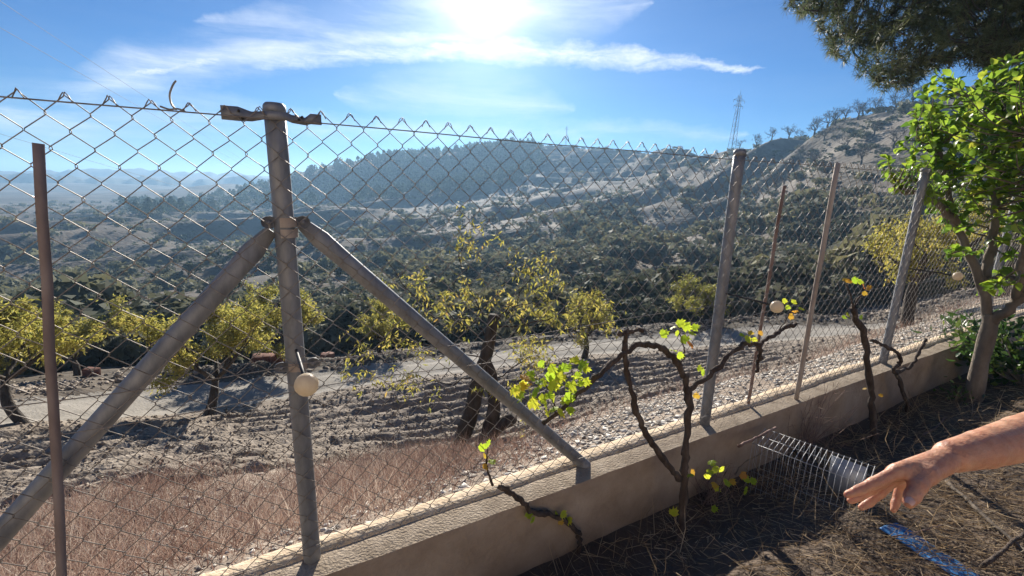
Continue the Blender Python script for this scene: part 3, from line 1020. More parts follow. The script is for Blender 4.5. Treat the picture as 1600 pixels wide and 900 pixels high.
def build_hillside():
    r = np.random.default_rng(77)
    N = 30000
    az = np.radians(r.uniform(-58, 56, N))
    u = r.random(N)
    lo, hi = 15.0, 360.0
    rr = lo * (hi / lo) ** (u ** 0.72)
    x, y = rr * np.sin(az), rr * np.cos(az)
    z = ground_z(x, y)
    px, py, _ = proj(np.stack([x, y, z], 1))
    sp = spur(x, y)
    D = np.clip((0.62 + 2.4 * fbm(x / 14, y / 14, 201, 4)) * (0.12 + 0.95 * sp), 0.03, 1.0)
    for poly, d in (([(-300, 285), (190, 297), (240, 330), (170, 370), (110, 420), (0, 440), (-300, 460)], 0.26),
                    ([(830, 236), (1040, 236), (1050, 258), (1000, 292), (860, 325), (770, 322), (845, 270)], 0.13),
                    ([(985, 335), (1060, 290), (1160, 285), (1150, 345), (1040, 365)], 0.05),
                    ([(1150, 230), (1420, 175), (1700, 140), (1700, 290), (1420, 300), (1300, 300), (1180, 288)], 0.08)):
        D = np.where(in_poly(px, py, poly), np.minimum(D, d), D)
    D = np.where(in_poly(px, py, [(-300, 420), (110, 410), (250, 385), (430, 350), (560, 340), (560, 400), (430, 420), (300, 480), (0, 530), (-300, 540)]), D * 0.55, D)
    for line, w in (([(-100, 545), (90, 505), (250, 480), (340, 455), (440, 412), (520, 402)], 19), ([(250, 392), (330, 368), (420, 352)], 6),
                    ([(540, 335), (640, 324), (800, 300), (960, 268), (1010, 262)], 8), ([(885, 342), (858, 358), (872, 402)], 9),
                    ([(840, 322), (930, 295), (1000, 282)], 6), ([(1035, 258), (1110, 280)], 4)):
        D = np.where(near_line(px, py, line, w), 0.02, D)
    D = np.where(in_poly(px, py, [(880, 330), (940, 315), (990, 330), (1010, 400), (960, 440), (880, 430)]), 0.95, D)
    rd = road_dist(x, y)
    s = x * FN[0] + y * FN[1] - FD
    D = np.where((rr < 40) & (rd < 4.0), 0.0, D)
    D = np.where((rd >= 4.0) & (rd < 30) & (rr < 32), np.maximum(D, 0.34), D)
    D *= (in_poly(px, py, FOREST) < 1) | (rr < 190)
    keep = r.random(N) < D * np.clip(0.35 + rr / 160, 0, 1)
    x, y, z, rr, px, py = x[keep], y[keep], z[keep], rr[keep], px[keep], py[keep]
    size = r.lognormal(-0.05, 0.38, len(x)) * np.where(rr < 40, 0.75, 1.0)
    size = np.clip(size * np.where(rr < 75, 1.45, 1.0), 0.35, 2.6)
    vis = (px > -20) & (px < 1620) & (py > 150) & (py < 620)
    order = np.argsort(-(size / rr) * vis)
    big = order[:300]
    rest = order[300:]
    variants = [shrub_mesh(300 + i, 620, 0.095).mesh('shrub_foliage') for i in range(7)]
    for v in variants:
        v.materials.append(M['shrub'])
    lab = 'rounded dark scrub bush growing on the valley slope'
    for i in big:
        o = link('scrub_bush', variants[r.integers(0, 7)], loc=(x[i], y[i], z[i] - 0.08 * size[i]), label=lab, cat='bush', group='scrub bushes on the slope')
        o.rotation_euler = (0, 0, r.random() * 6.28)
        o.scale = (size[i] * r.uniform(0.9, 1.35), size[i] * r.uniform(0.9, 1.35), size[i] * r.uniform(0.7, 1.15))
    mid = [shrub_mesh(400 + i, 110, 0.2) for i in range(5)]
    low = [shrub_mesh(420 + i, 36, 0.34) for i in range(5)]
    cat = lambda m: (np.concatenate(m.V), np.concatenate(m.F3), np.concatenate(m.T))
    mid = [cat(m) for m in mid]; low = [cat(m) for m in low]
    near = [cat(shrub_mesh(460 + i, 420, 0.105)) for i in range(5)]
    mb = MB()
    for i in rest:
        V, F, T = (near if rr[i] < 42 else mid if rr[i] < 100 else low)[r.integers(0, 5)]
        a = r.random() * 6.28
        c_, s_ = math.cos(a) * size[i], math.sin(a) * size[i]
        W = np.stack([V[:, 0] * c_ - V[:, 1] * s_, V[:, 0] * s_ + V[:, 1] * c_, V[:, 2] * size[i] * r.uniform(0.7, 1.1) - 0.06], 1) + [x[i], y[i], z[i]]
        mb.add(W, F, T + r.uniform(-0.28, 0.3))
    mb.build('scrub_cover', M['shrub'], kind='stuff', label='scrub of small bushes covering the hillsides')

    # low tufts and ground cover on the bare slopes
    N2 = 17000
    az = np.radians(r.uniform(-56, 54, N2)); q2 = 16.0 * (300.0 / 16.0) ** (r.random(N2) ** 0.7)
    x2, y2 = q2 * np.sin(az), q2 * np.cos(az)
    k2 = q2 > 46
    k2 &= r.random(N2) < np.clip(0.6 + 1.6 * fbm(x2 / 9, y2 / 9, 222, 3), 0.08, 1)
    x2, y2, q2 = x2[k2], y2[k2], q2[k2]
    z2 = ground_z(x2, y2)
    tm_ = [cat(shrub_mesh(440 + i, 13, 0.42)) for i in range(6)]
    mb = MB()
    for i in range(len(x2)):
        V, F, T = tm_[i % 6]
        sz = r.uniform(0.16, 0.5) * (1 + q2[i] / 260)
        mb.add(V * [sz, sz, sz * 0.8] + [x2[i], y2[i], z2[i] - 0.03], F, T + r.uniform(-0.2, 0.5))
    mb.build('grass_tufts', M['shrub'], kind='stuff', label='low grey-green tufts dotted over the bare slopes')

    # pines of the far wood
    N = 9000
    az = np.radians(r.uniform(-46, 8, N))
    rr = r.uniform(150, 340, N) ** 1.0
    x, y = rr * np.sin(az), rr * np.cos(az)
    z = ground_z(x, y)
    px, py, _ = proj(np.stack([x, y, z], 1))
    k = (in_poly(px, py, FOREST) & (rr > 190)) | (in_poly(px, py, FOREST2) & (r.random(N) < 0.3) & (rr > 160))
    x, y, z, rr, px, py = x[k], y[k], z[k], rr[k], px[k], py[k]
    h = r.uniform(2.8, 5.2, len(x))
    if len(x) > 1500:
        x, y, z, rr, h, px, py = (v[:1500] for v in (x, y, z, rr, h, px, py))
    order = np.argsort(-h / rr)

    def pine(seed, n, size):
        q = np.random.default_rng(seed)
        zz = q.random(n) ** 0.8
        w = (1 - zz) ** 0.7 * 0.34 * (0.75 + 0.5 * q.random(n)) + 0.02
        a = q.random(n) * 6.28
        P = np.stack([np.cos(a) * w, np.sin(a) * w, 0.2 + 0.8 * zz], 1)
        mb_ = MB()
        clump_faces(mb_, P, np.stack([np.cos(a), np.sin(a), 0.5 + 0 * a], 1), size * q.uniform(0.6, 1.3, n), 0.3 + 0.4 * q.random(n))
        return mb_
    crowns = [pine(500 + i, 170, 0.085).mesh('crown') for i in range(5)]
    tm = MB(); tm.tube([[0, 0, -0.1], [0, 0, 0.5]], [0.03, 0.02], 5)
    tme = tm.mesh('trunk')
    tme.materials.append(M['bark_dark'])
    for c in crowns:
        c.materials.append(M['far_pine'])
    for i in order[:220]:
        o = empty('pine_tree', (x[i], y[i], z[i]), 'small dark green pine in the wood on the far ridge', 'tree', 'pines of the far wood')
        o.scale = (h[i] * r.uniform(0.9, 1.3),) * 2 + (h[i],)
        o.rotation_euler = (0, 0, r.random() * 6.28)
        link('crown', crowns[r.integers(0, 5)], o)
        link('trunk', tme, o)
    lowc = [cat(pine(520 + i, 60, 0.13)) for i in range(5)]
    mb = MB()
    for i in order[220:]:
        V, F, T = lowc[r.integers(0, 5)]
        mb.add(V * [h[i] * 1.1, h[i] * 1.1, h[i]] + [x[i], y[i], z[i]], F, T + r.uniform(-0.2, 0.2))
    mb.build('pine_wood', M['far_pine'], kind='stuff', label='dense pine wood on the far ridge')

    # leafless almond orchard on the slope at the end of the fence
    vs = []
    for i in range(4):
        w, lp, ld = branch_tree(600 + i, 1, 0.28, 0.62, limbs=4, levels=3, rad=0.045, wander=0.4, up=0.1, kids=(3, 3))
        tw = MB()
        sel = np.random.default_rng(i).permutation(len(lp))[:260]
        add_leaves(tw, lp[sel], ld[sel] + [0, 0, 0.7], 0.16, 0.012, 0.5, fold=0.05)
        t_, c_ = w.mesh('trunk'), tw.mesh('crown')
        t_.materials.append(M['bark_bare']); c_.materials.append(M['bark_bare'])
        vs.append((t_, c_))
    spots = [(1180, 240, 150), (1205, 229, 138), (1232, 222, 128), (1250, 217, 119), (1272, 213, 115), (1292, 209, 112), (1318, 203, 108), (1343, 198, 103),
             (1365, 194, 100), (1395, 189, 97), (1420, 186, 95), (1155, 242, 158), (1285, 235, 96), (1300, 224, 100), (1335, 217, 95), (1390, 208, 90), (1250, 245, 96),
             (1230, 262, 88), (1270, 270, 82), (1320, 250, 82), (1360, 240, 82), (1215, 285, 84), (1130, 300, 104), (1100, 285, 118), (1150, 268, 120), (1190, 262, 110),
             (1020, 262, 175), (960, 262, 195), (915, 285, 185), (1390, 262, 72), (1340, 285, 70), (1290, 300, 70), (1075, 262, 150), (1010, 239, 232), (948, 236, 250)]
    for j, (qx, qy, dist) in enumerate(spots):
        P = at_dist(qx, qy, dist)
        sky = j < 12
        if sky:                                              # stand it on the crest of the ridge
            u_ = P[:2] / dist
            rs = np.linspace(60, 210, 151)
            hz_ = ground_z(u_[0] * rs, u_[1] * rs)
            b_ = rs[np.argmax((hz_ - CZ) / rs)]
            P = np.array([u_[0] * b_, u_[1] * b_, 0])
        zz = ground_z(P[:1], P[1:2])[0]
        o = empty('bare_almond_tree', (P[0], P[1], zz), 'leafless almond tree on the ridge skyline below the blue sky' if sky else 'leafless almond tree standing on the grey-brown slope',
                  'tree', 'bare trees along the ridge' if sky else 'bare trees on the slope')
        h_ = r.uniform(2.3, 3.0) if sky else r.uniform(1.9, 2.6)
        o.scale = (h_ * 1.15, h_ * 1.15, h_)
        o.rotation_euler = (0, 0, r.random() * 6.28)
        t_, c_ = vs[j % 4]
        link('trunk', t_, o); link('crown', c_, o)


build_hillside()

# ------------------------------------------------------------------ pylon, mast, overhead cables


def build_pylon(name, label, qx, qy, dist, H, wbase, wtop, arms):
    P = at_dist(qx, qy, dist)
    z0 = ground_z(P[:1], P[1:2])[0] - 0.3
    root = empty(name, (P[0], P[1], z0), label, 'pylon')
    leg = 0.06 if wbase > 0.8 else 0.045
    w = lambda f: wbase + (wtop - wbase) * f
    cs = [(1, 1), (1, -1), (-1, -1), (-1, 1)]
    for a, b in cs:
        m = MB(); m.tube([[a * w(0), b * w(0), 0], [a * w(1), b * w(1), H]], leg, 4)
        m.build('leg', M['pylon_steel'], root)
    m = MB()
    n = 11
    for i in range(n):
        f0, f1 = i / n, (i + 1) / n
        for k in range(4):
            (a, b), (c, d) = cs[k], cs[(k + 1) % 4]
            A = [a * w(f0), b * w(f0), H * f0]; B = [c * w(f1), d * w(f1), H * f1]
            m.tube([A, B], leg * 0.6, 3)
            if i % 2:
                m.tube([[a * w(f1), b * w(f1), H * f1], B], leg * 0.6, 3)
    m.build('lattice', M['pylon_steel'], root)
    for f, ln in arms:
        m = MB()
        for sg in (-1, 1):
            m.tube([[0, 0, H * f], [sg * ln, 0, H * f]], leg * 0.9, 4)
            m.tube([[0, 0, H * f + ln * 0.5], [sg * ln, 0, H * f]], leg * 0.7, 4)
            m.tube([[sg * ln, 0, H * f], [sg * ln, 0, H * f - 0.7]], leg * 0.8, 4)
        m.build('cross_arm', M['pylon_steel'], root)
    m = MB(); m.tube([[0, 0, H * 0.98], [0, 0, H * 1.08]], [leg, leg * 0.3], 5)
    m.build('peak', M['pylon_steel'], root)
    return root


pyl = build_pylon('power_pylon', 'tall grey lattice power pylon standing behind the ridge with bare trees', 1141, 244, 150, 18.5, 0.85, 0.28, [(0.84, 1.5), (0.92, 1.9)])
pyl.rotation_euler = (0, math.radians(2.2), 0.3)
build_pylon('lattice_mast', 'thin lattice mast on the far terraced ridge', 884, 231, 262, 13.5, 0.4, 0.18, [(0.9, 1.0)])


def cable(label, a, b, sag):
    u = np.linspace(0, 1, 40)[:, None]
    P = a * (1 - u) + b * u
    P[:, 2] -= sag * 4 * (u * (1 - u))[:, 0]
    m = MB(); m.tube(P, 0.014, 4)
    m.build('power_cable', M['cable'], label=label, cat='cable')


cable('upper overhead cable slanting down across the cirrus sky', at_dist(-260, -170, 26), at_dist(425, 276, 300), 0.6)
cable('lower overhead cable slanting down across the cirrus sky', at_dist(-260, -105, 27), at_dist(425, 281, 300), 0.4)
cable('faint thin cable running low over the valley hills', at_dist(-260, 130, 45), at_dist(430, 330, 150), 0.5)

# ------------------------------------------------------------------ almond trees


def almond(label, qx, qy, dist, height, trunk_h, spread, seed, leaves, lean=(0, 0), rad=0.1, limbs=4, levels=3, tint=0.45, ll=0.075, group=None, detail=1.0, squash=1.0):
    P = at_dist(qx, qy, dist)
    z0 = ground_z(P[:1], P[1:2])[0]
    root = empty('almond_tree', (P[0], P[1], z0), label, 'tree', group)
    wood, LP, LD = branch_tree(seed, height, trunk_h, spread, limbs, levels, rad, lean, detail)
    top = LP[:, 2].max()
    wood.build('trunk', M['bark_almond'], root, True)
    r = np.random.default_rng(seed + 5)
    leaves = int(leaves * 1.35)
    idx = r.integers(0, len(LP), leaves)
    mb = MB()
    P0 = LP[idx] + r.normal(size=(leaves, 3)) * 0.05
    D = unit(LD[idx] + r.normal(size=(leaves, 3)) * 0.5 + [0, 0, -0.5])
    tn = np.clip(tint + r.normal(size=leaves) * 0.17 + 0.25 * fbm(P0[:, 0] * 2, P0[:, 2] * 2, seed, 2), 0, 1)
    add_leaves(mb, P0, D, ll * r.uniform(0.65, 1.2, leaves), ll * 0.3 * r.uniform(0.8, 1.3, leaves), tn)
    mb.build('crown', M['almond_leaf'], root)
    k = height / top
    root.scale = (0.84, 0.84, 0.80 * min(k, 1.15))
    return root


almond('leaning almond tree with dense yellow-green crown at the field edge', 322, 664, 8.6, 2.35, 0.75, 1.55, 21, 7500, (0.05, 0.35), 0.081, 5, ll=0.094)
almond('almond tree with black slanting trunk beside the rusty square stake', 45, 674, 8.3, 2.2, 0.7, 1.3, 22, 5000, (-0.42, 0.2), 0.068, 4, ll=0.094)
almond('yellow almond tree beyond the dirt road behind the rusty square stake', 122, 600, 13.0, 2.0, 0.5, 1.5, 23, 5500, (0, 0), 0.068, 5, ll=0.110)
almond('low yellow almond tree beyond the road, outermost in its row', -20, 600, 13.5, 2.0, 0.5, 1.5, 24, 5000, (0, 0), 0.068, 5, ll=0.110)
almond('bright yellow-green almond tree behind the galvanised corner post', 440, 592, 12.0, 2.4, 0.6, 1.5, 25, 7000, (0, 0), 0.074, 5, ll=0.105, tint=0.4)
almond('yellowing almond tree across the road behind the slanting brace', 600, 580, 12.5, 1.9, 0.5, 1.35, 26, 3800, (0, 0), 0.062, 5, ll=0.099)
almond('almond tree with thick black trunk beside the dirt road', 912, 566, 10.4, 2.1, 0.85, 1.35, 27, 3600, (0, 0), 0.074, 5, ll=0.094, tint=0.42)
almond('small olive-yellow almond tree beyond the road near the second post', 1080, 530, 14.5, 2.0, 0.5, 1.5, 28, 3600, (0, 0), 0.062, 5, ll=0.099, tint=0.3)
almond('tall golden almond tree behind the fence near the fruit tree', 1415, 520, 9.2, 2.7, 0.75, 1.25, 29, 3200, (-0.05, 0), 0.087, 5, ll=0.088, tint=0.5)
almond('golden almond tree half hidden behind the garden fruit tree', 1560, 480, 10.5, 2.8, 0.8, 1.2, 30, 2600, (0, 0), 0.074, 5, ll=0.088, tint=0.5)


def central_almond():
    P0 = at_dist(735, 703, 5.2)
    z0 = ground_z(P0[:1], P0[1:2])[0]
    base = np.array([P0[0], P0[1], z0])
    root = empty('almond_tree', base, 'sparse almond tree with sawn-off trunk stubs just outside the wall', 'tree')
    q = lambda x, y, r=5.2: at_dist(x, y, r) - base
    m = MB()
    m.tube(spline([q(728, 712), q(722, 688), q(738, 640), q(748, 590), q(762, 545), q(772, 492)], 22), np.linspace(0.115, 0.062, 22), 11, 0.09)
    m.build('trunk', M['bark_almond'], root, True)
    m = MB()
    m.tube(spline([q(742, 712, 5.15), q(758, 692, 5.1), q(768, 660, 5.1), q(772, 625, 5.1), q(770, 590, 5.15), q(760, 560, 5.2)], 18), np.linspace(0.12, 0.045, 18), 10, 0.12)
    m.tube(spline([q(766, 680, 5.1), q(782, 664, 5.05), q(803, 653, 5.0)], 8), [0.085, 0.085, 0.08, 0.078, 0.075, 0.073, 0.07, 0.068], 9, 0.12)
    m.build('dark_trunk', M['bark_dark'], root, True, label='black second trunk with a sawn-off arm')
    r = np.random.default_rng(99)
    wood = MB(); LP = []; LD = []

    def limb(pts, rad, n=3, lev=0):
        Ps = spline(pts, 12)
        Ps[1:] += r.normal(size=(11, 3)) * 0.014
        wood.tube(Ps, np.linspace(rad, rad * 0.4, 12), 5 if lev == 0 else 3)
        if lev >= 1:
            for _ in range(16 if lev == 1 else 12):
                k = r.integers(2, 12)
                LP.append(Ps[k]); LD.append(unit(r.normal(size=3) * 0.6 + [0, 0, -0.5] + unit(Ps[k] - Ps[k - 1]) * 0.5))
        if lev < 2:
            for _ in range(n + 2):
                k = r.integers(3, 12)
                d = unit(unit(Ps[k] - Ps[k - 1]) + r.normal(size=3) * 0.65 + [0, 0, 0.15])
                ln = (0.42 if lev == 0 else 0.26) * r.uniform(0.6, 1.2)
                e = Ps[k] + d * ln
                limb([Ps[k], Ps[k] + d * ln * 0.5 + r.normal(size=3) * 0.04, e], rad * 0.4, n - 1, lev + 1)
    T = q(765, 540)
    for pts in ([T, q(700, 490, 5.0), q(650, 465, 4.9), q(600, 405, 4.8)], [q(770, 500), q(745, 475, 5.2), q(720, 415, 5.3), q(725, 380, 5.3)],
                [q(770, 500), q(800, 485, 5.1), q(830, 430, 5.0)], [q(770, 510), q(830, 505, 5.0), q(900, 485, 4.9), q(960, 485, 4.8)],
                [q(760, 560), q(690, 545, 5.1), q(620, 530, 5.1), q(585, 545, 5.1)], [q(768, 600, 5.1), q(820, 560, 5.2), q(880, 520, 5.3)],
                [q(750, 585), q(700, 600, 5.0), q(650, 590, 4.9), q(610, 600, 4.9)], [q(764, 550), q(740, 500, 5.4), q(680, 495, 5.6), q(660, 445, 5.7)],
                [q(772, 500), q(800, 480, 4.9), q(850, 475, 4.7)], [q(765, 620, 5.1), q(800, 600, 4.9), q(840, 575, 4.8)]):
        limb(pts, 0.009)
    wood.build('branches', M['bark_almond'], root)
    LP, LD = np.array(LP), np.array(LD)
    n = 2000
    idx = r.integers(0, len(LP), n)
    mb = MB()
    A = LP[idx] + r.normal(size=(n, 3)) * 0.02
    D = unit(LD[idx] + r.normal(size=(n, 3)) * 0.45 + [0, 0, -0.55])
    add_leaves(mb, A, D, 0.07 * r.uniform(0.7, 1.25, n), 0.02 * r.uniform(0.8, 1.2, n), np.clip(0.46 + r.normal(size=n) * 0.22, 0, 1))
    mb.build('crown', M['almond_leaf'], root)


central_almond()

# ------------------------------------------------------------------ ground cover: clods, stones, dry grass, straw


def scatter_rocks(name, mat, label, P, size, tint, flat=0.6):
    r = np.random.default_rng(len(P))
    base = unit(np.array([[1, 0, 0], [-1, 0, 0], [0, 1, 0], [0, -1, 0], [0, 0, 1], [0, 0, -1.0]]))
    tri = np.array([[0, 2, 4], [2, 1, 4], [1, 3, 4], [3, 0, 4], [2, 0, 5], [1, 2, 5], [3, 1, 5], [0, 3, 5]])
    n = len(P)
    V = base[None] * (0.6 + 0.8 * r.random((n, 6, 1))) + r.normal(size=(n, 6, 3)) * 0.18
    a = r.random(n) * 6.28
    ca, sa = np.cos(a)[:, None], np.sin(a)[:, None]
    X = V[..., 0] * ca - V[..., 1] * sa * r.uniform(0.5, 1, (n, 1))
    Y = V[..., 0] * sa + V[..., 1] * ca * r.uniform(0.5, 1, (n, 1))
    W = np.stack([X, Y, V[..., 2] * flat], -1) * size[:, None, None] + P[:, None]
    F = (np.arange(n)[:, None, None] * 6 + tri[None]).reshape(-1, 3)
    m = MB(); m.add(W.reshape(-1, 3), F, np.repeat(tint, 6))
    m.build(name, M[mat], kind='stuff', label=label)


def blades(mb, P, D, L, W, tint, bend=0.25):
    """thin bent blades, two quads' worth of triangles each"""
    n = len(P)
    D = unit(D)
    S = unit(np.cross(D, rng.normal(size=(n, 3))))
    B = rng.normal(size=(n, 3)) * bend
    L = np.asarray(L)[:, None]; W = np.asarray(W)[:, None]
    m = P + D * L * 0.55
    tip = P + D * L + B * L * 0.6
    V = np.stack([P - S * W, P + S * W, m + S * W * 0.8, m - S * W * 0.8, tip], 1).reshape(-1, 3)
    i = np.arange(n)[:, None] * 5
    mb.add(V, np.concatenate([i + [[0, 1, 2]], i + [[0, 2, 3]], i + [[3, 2, 4]]]), np.repeat(tint, 5))


def build_cover():
    r = np.random.default_rng(404)
    # clods in the ploughed field
    n = 60000
    az = np.radians(r.uniform(-56, 52, n)); d = 2.2 * (16 / 2.2) ** r.random(n)
    x, y = d * np.sin(az), d * np.cos(az)
    c = classify(x, y)[0]
    k = (c == 1) & (x * FN[0] + y * FN[1] - FD > 0.4)
    x, y = x[k], y[k]
    P = np.stack([x, y, ground_z(x, y) + 0.004], 1)
    scatter_rocks('soil_clods', 'clod', 'loose clods of earth on the ploughed field', P, (0.008 + 0.034 * r.random(len(P)) ** 2.5) * np.clip(np.hypot(x, y) / 8.5, 0.45, 1), 0.2 + 0.6 * r.random(len(P)))
    # pale stones and chips on the bank under the wall
    n = 26000
    t = r.uniform(-1.5, 13, n); s = 0.1 + r.random(n) ** 1.4 * 2.6
    x = t * FT[0] + (s + FD) * FN[0]; y = t * FT[1] + (s + FD) * FN[1]
    c = classify(x, y)[0]
    k = (c == 0) & (r.random(n) < np.interp(t, [-1.5, 0.6, 1.6], [0.12, 0.35, 1.0]))
    x, y = x[k], y[k]
    P = np.stack([x, y, ground_z(x, y) + 0.002], 1)
    scatter_rocks('bank_stones', 'stone', 'pale flat stones and chips lying on the bank', P, 0.006 + 0.028 * r.random(len(P)) ** 3, r.random(len(P)), 0.4)
    # stones along the far side of the road
    n = 9000
    i = r.integers(0, len(ROADS), n)
    q = ROADS[i] + r.normal(size=(n, 2)) * 0.25
    tn = np.gradient(ROADS, axis=0)[i]
    nn = unit(np.stack([-tn[:, 1], tn[:, 0]], 1))
    q = q + nn * (1.0 + np.abs(r.normal(size=(n, 1))) * 1.1)
    P = np.stack([q[:, 0], q[:, 1], ground_z(q[:, 0], q[:, 1])], 1)
    scatter_rocks('roadside_stones', 'clod', 'clods and stones piled along the far roadside', P, 0.015 + 0.07 * r.random(n) ** 3, 0.15 + 0.6 * r.random(n))
    # reddish dry grass
    def grass(name, label, n, tr, smax, dens, L0, red):
        t = r.uniform(*tr, n); s = 0.12 + r.random(n) * smax
        x = t * FT[0] + (s + FD) * FN[0]; y = t * FT[1] + (s + FD) * FN[1]
        patch = fbm(x * 1.1, y * 1.1, 501, 3)
        k = r.random(n) < dens(t, s, patch)
        x, y = x[k], y[k]
        m_ = len(x)
        P = np.stack([x, y, ground_z(x, y) - 0.01], 1)
        D = np.c_[r.normal(size=(m_, 2)) * 0.7, np.ones(m_)]
        mb = MB()
        blades(mb, P, D, L0 * r.uniform(0.45, 1.2, m_) * np.interp(s[k], [0.12, 0.3, 0.7], [0.25, 0.45, 1.0]), r.uniform(0.0009, 0.0021, m_), np.clip(red + r.normal(size=m_) * 0.25 + 0.9 * patch[k], 0, 1))
        mb.build(name, M['red_grass'], kind='stuff', label=label)
    grass('dry_grass', 'thick reddish dry grass on the bank outside the wall', 52000, (-3.2, 1.6), 2.9,
          lambda t, s, p: smooth01((field_edge(t) + 0.35 + p * 1.8 - s) / 0.6) * smooth01((1.25 - t + 0.9 * s) / 0.7) * np.clip(0.7 + 2.2 * p, 0.1, 1), 0.185, 0.42)
    grass('dry_weeds', 'brownish dry weeds along the lower edge of the bank', 30000, (1.0, 13), 3.2,
          lambda t, s, p: np.exp(-((s - field_edge(t) + 0.25) / 0.38) ** 2) * np.clip(0.55 + 2.2 * p, 0, 1), 0.22, 0.38)
    # straw, pine needles and stalks on the garden soil
    n = 80000
    t = r.uniform(-0.6, 7, n); s = -0.10 - r.random(n) * 2.6
    x = t * FT[0] + (s + FD) * FN[0]; y = t * FT[1] + (s + FD) * FN[1]
    patch = fbm(x * 1.3, y * 1.3, 601, 3)
    k = (r.random(n) < np.interp(s, [-2.7, -0.95, -0.45, -0.1], [1, 1, 0.5, 0.22]) * (0.8 + patch)) & (np.hypot(x, y) > 0.5)
    x, y, s = x[k], y[k], s[k]
    m_ = len(x)
    a = math.radians(-40) + r.normal(size=m_) * 0.75
    D = np.c_[np.cos(a), np.sin(a), r.normal(size=m_) * 0.16 + 0.10]
    P = np.stack([x, y, garden_z(x, y) + r.uniform(0.0, 0.02, m_)], 1)
    mb = MB()
    blades(mb, P, D, r.uniform(0.02, 0.12, m_), r.uniform(0.0007, 0.0018, m_), np.clip(0.45 + r.normal(size=m_) * 0.24, 0, 1), 0.16)
    mb.build('straw_litter', M['straw'], kind='stuff', label='dry straw and needles strewn over the garden soil')
    # upright dead stalks in the shade by the wall
    n = 900
    t = r.uniform(0.6, 4.2, n); s = -0.16 - r.random(n) ** 1.5 * 0.7
    x = t * FT[0] + (s + FD) * FN[0]; y = t * FT[1] + (s + FD) * FN[1]
    P = np.stack([x, y, garden_z(x, y) - 0.005], 1)
    mb = MB()
    blades(mb, P, np.c_[r.normal(size=(n, 2)) * 0.9, np.ones(n) * 0.8], r.uniform(0.06, 0.24, n), r.uniform(0.0009, 0.002, n), np.clip(0.4 + r.normal(size=n) * 0.2, 0, 1), 0.35)
    mb.build('dead_stalks', M['straw'], kind='stuff', label='grey dead stalks standing in the shade along the wall')


build_cover()

# ------------------------------------------------------------------ chain-link fence
PITCH = 0.0685
T1 = 0.0876
POSTS = [T1 - 1.84, T1, 1.90, 3.768, 5.62, 7.47]
Z_TOP = 1.632
MESH_S = -0.030


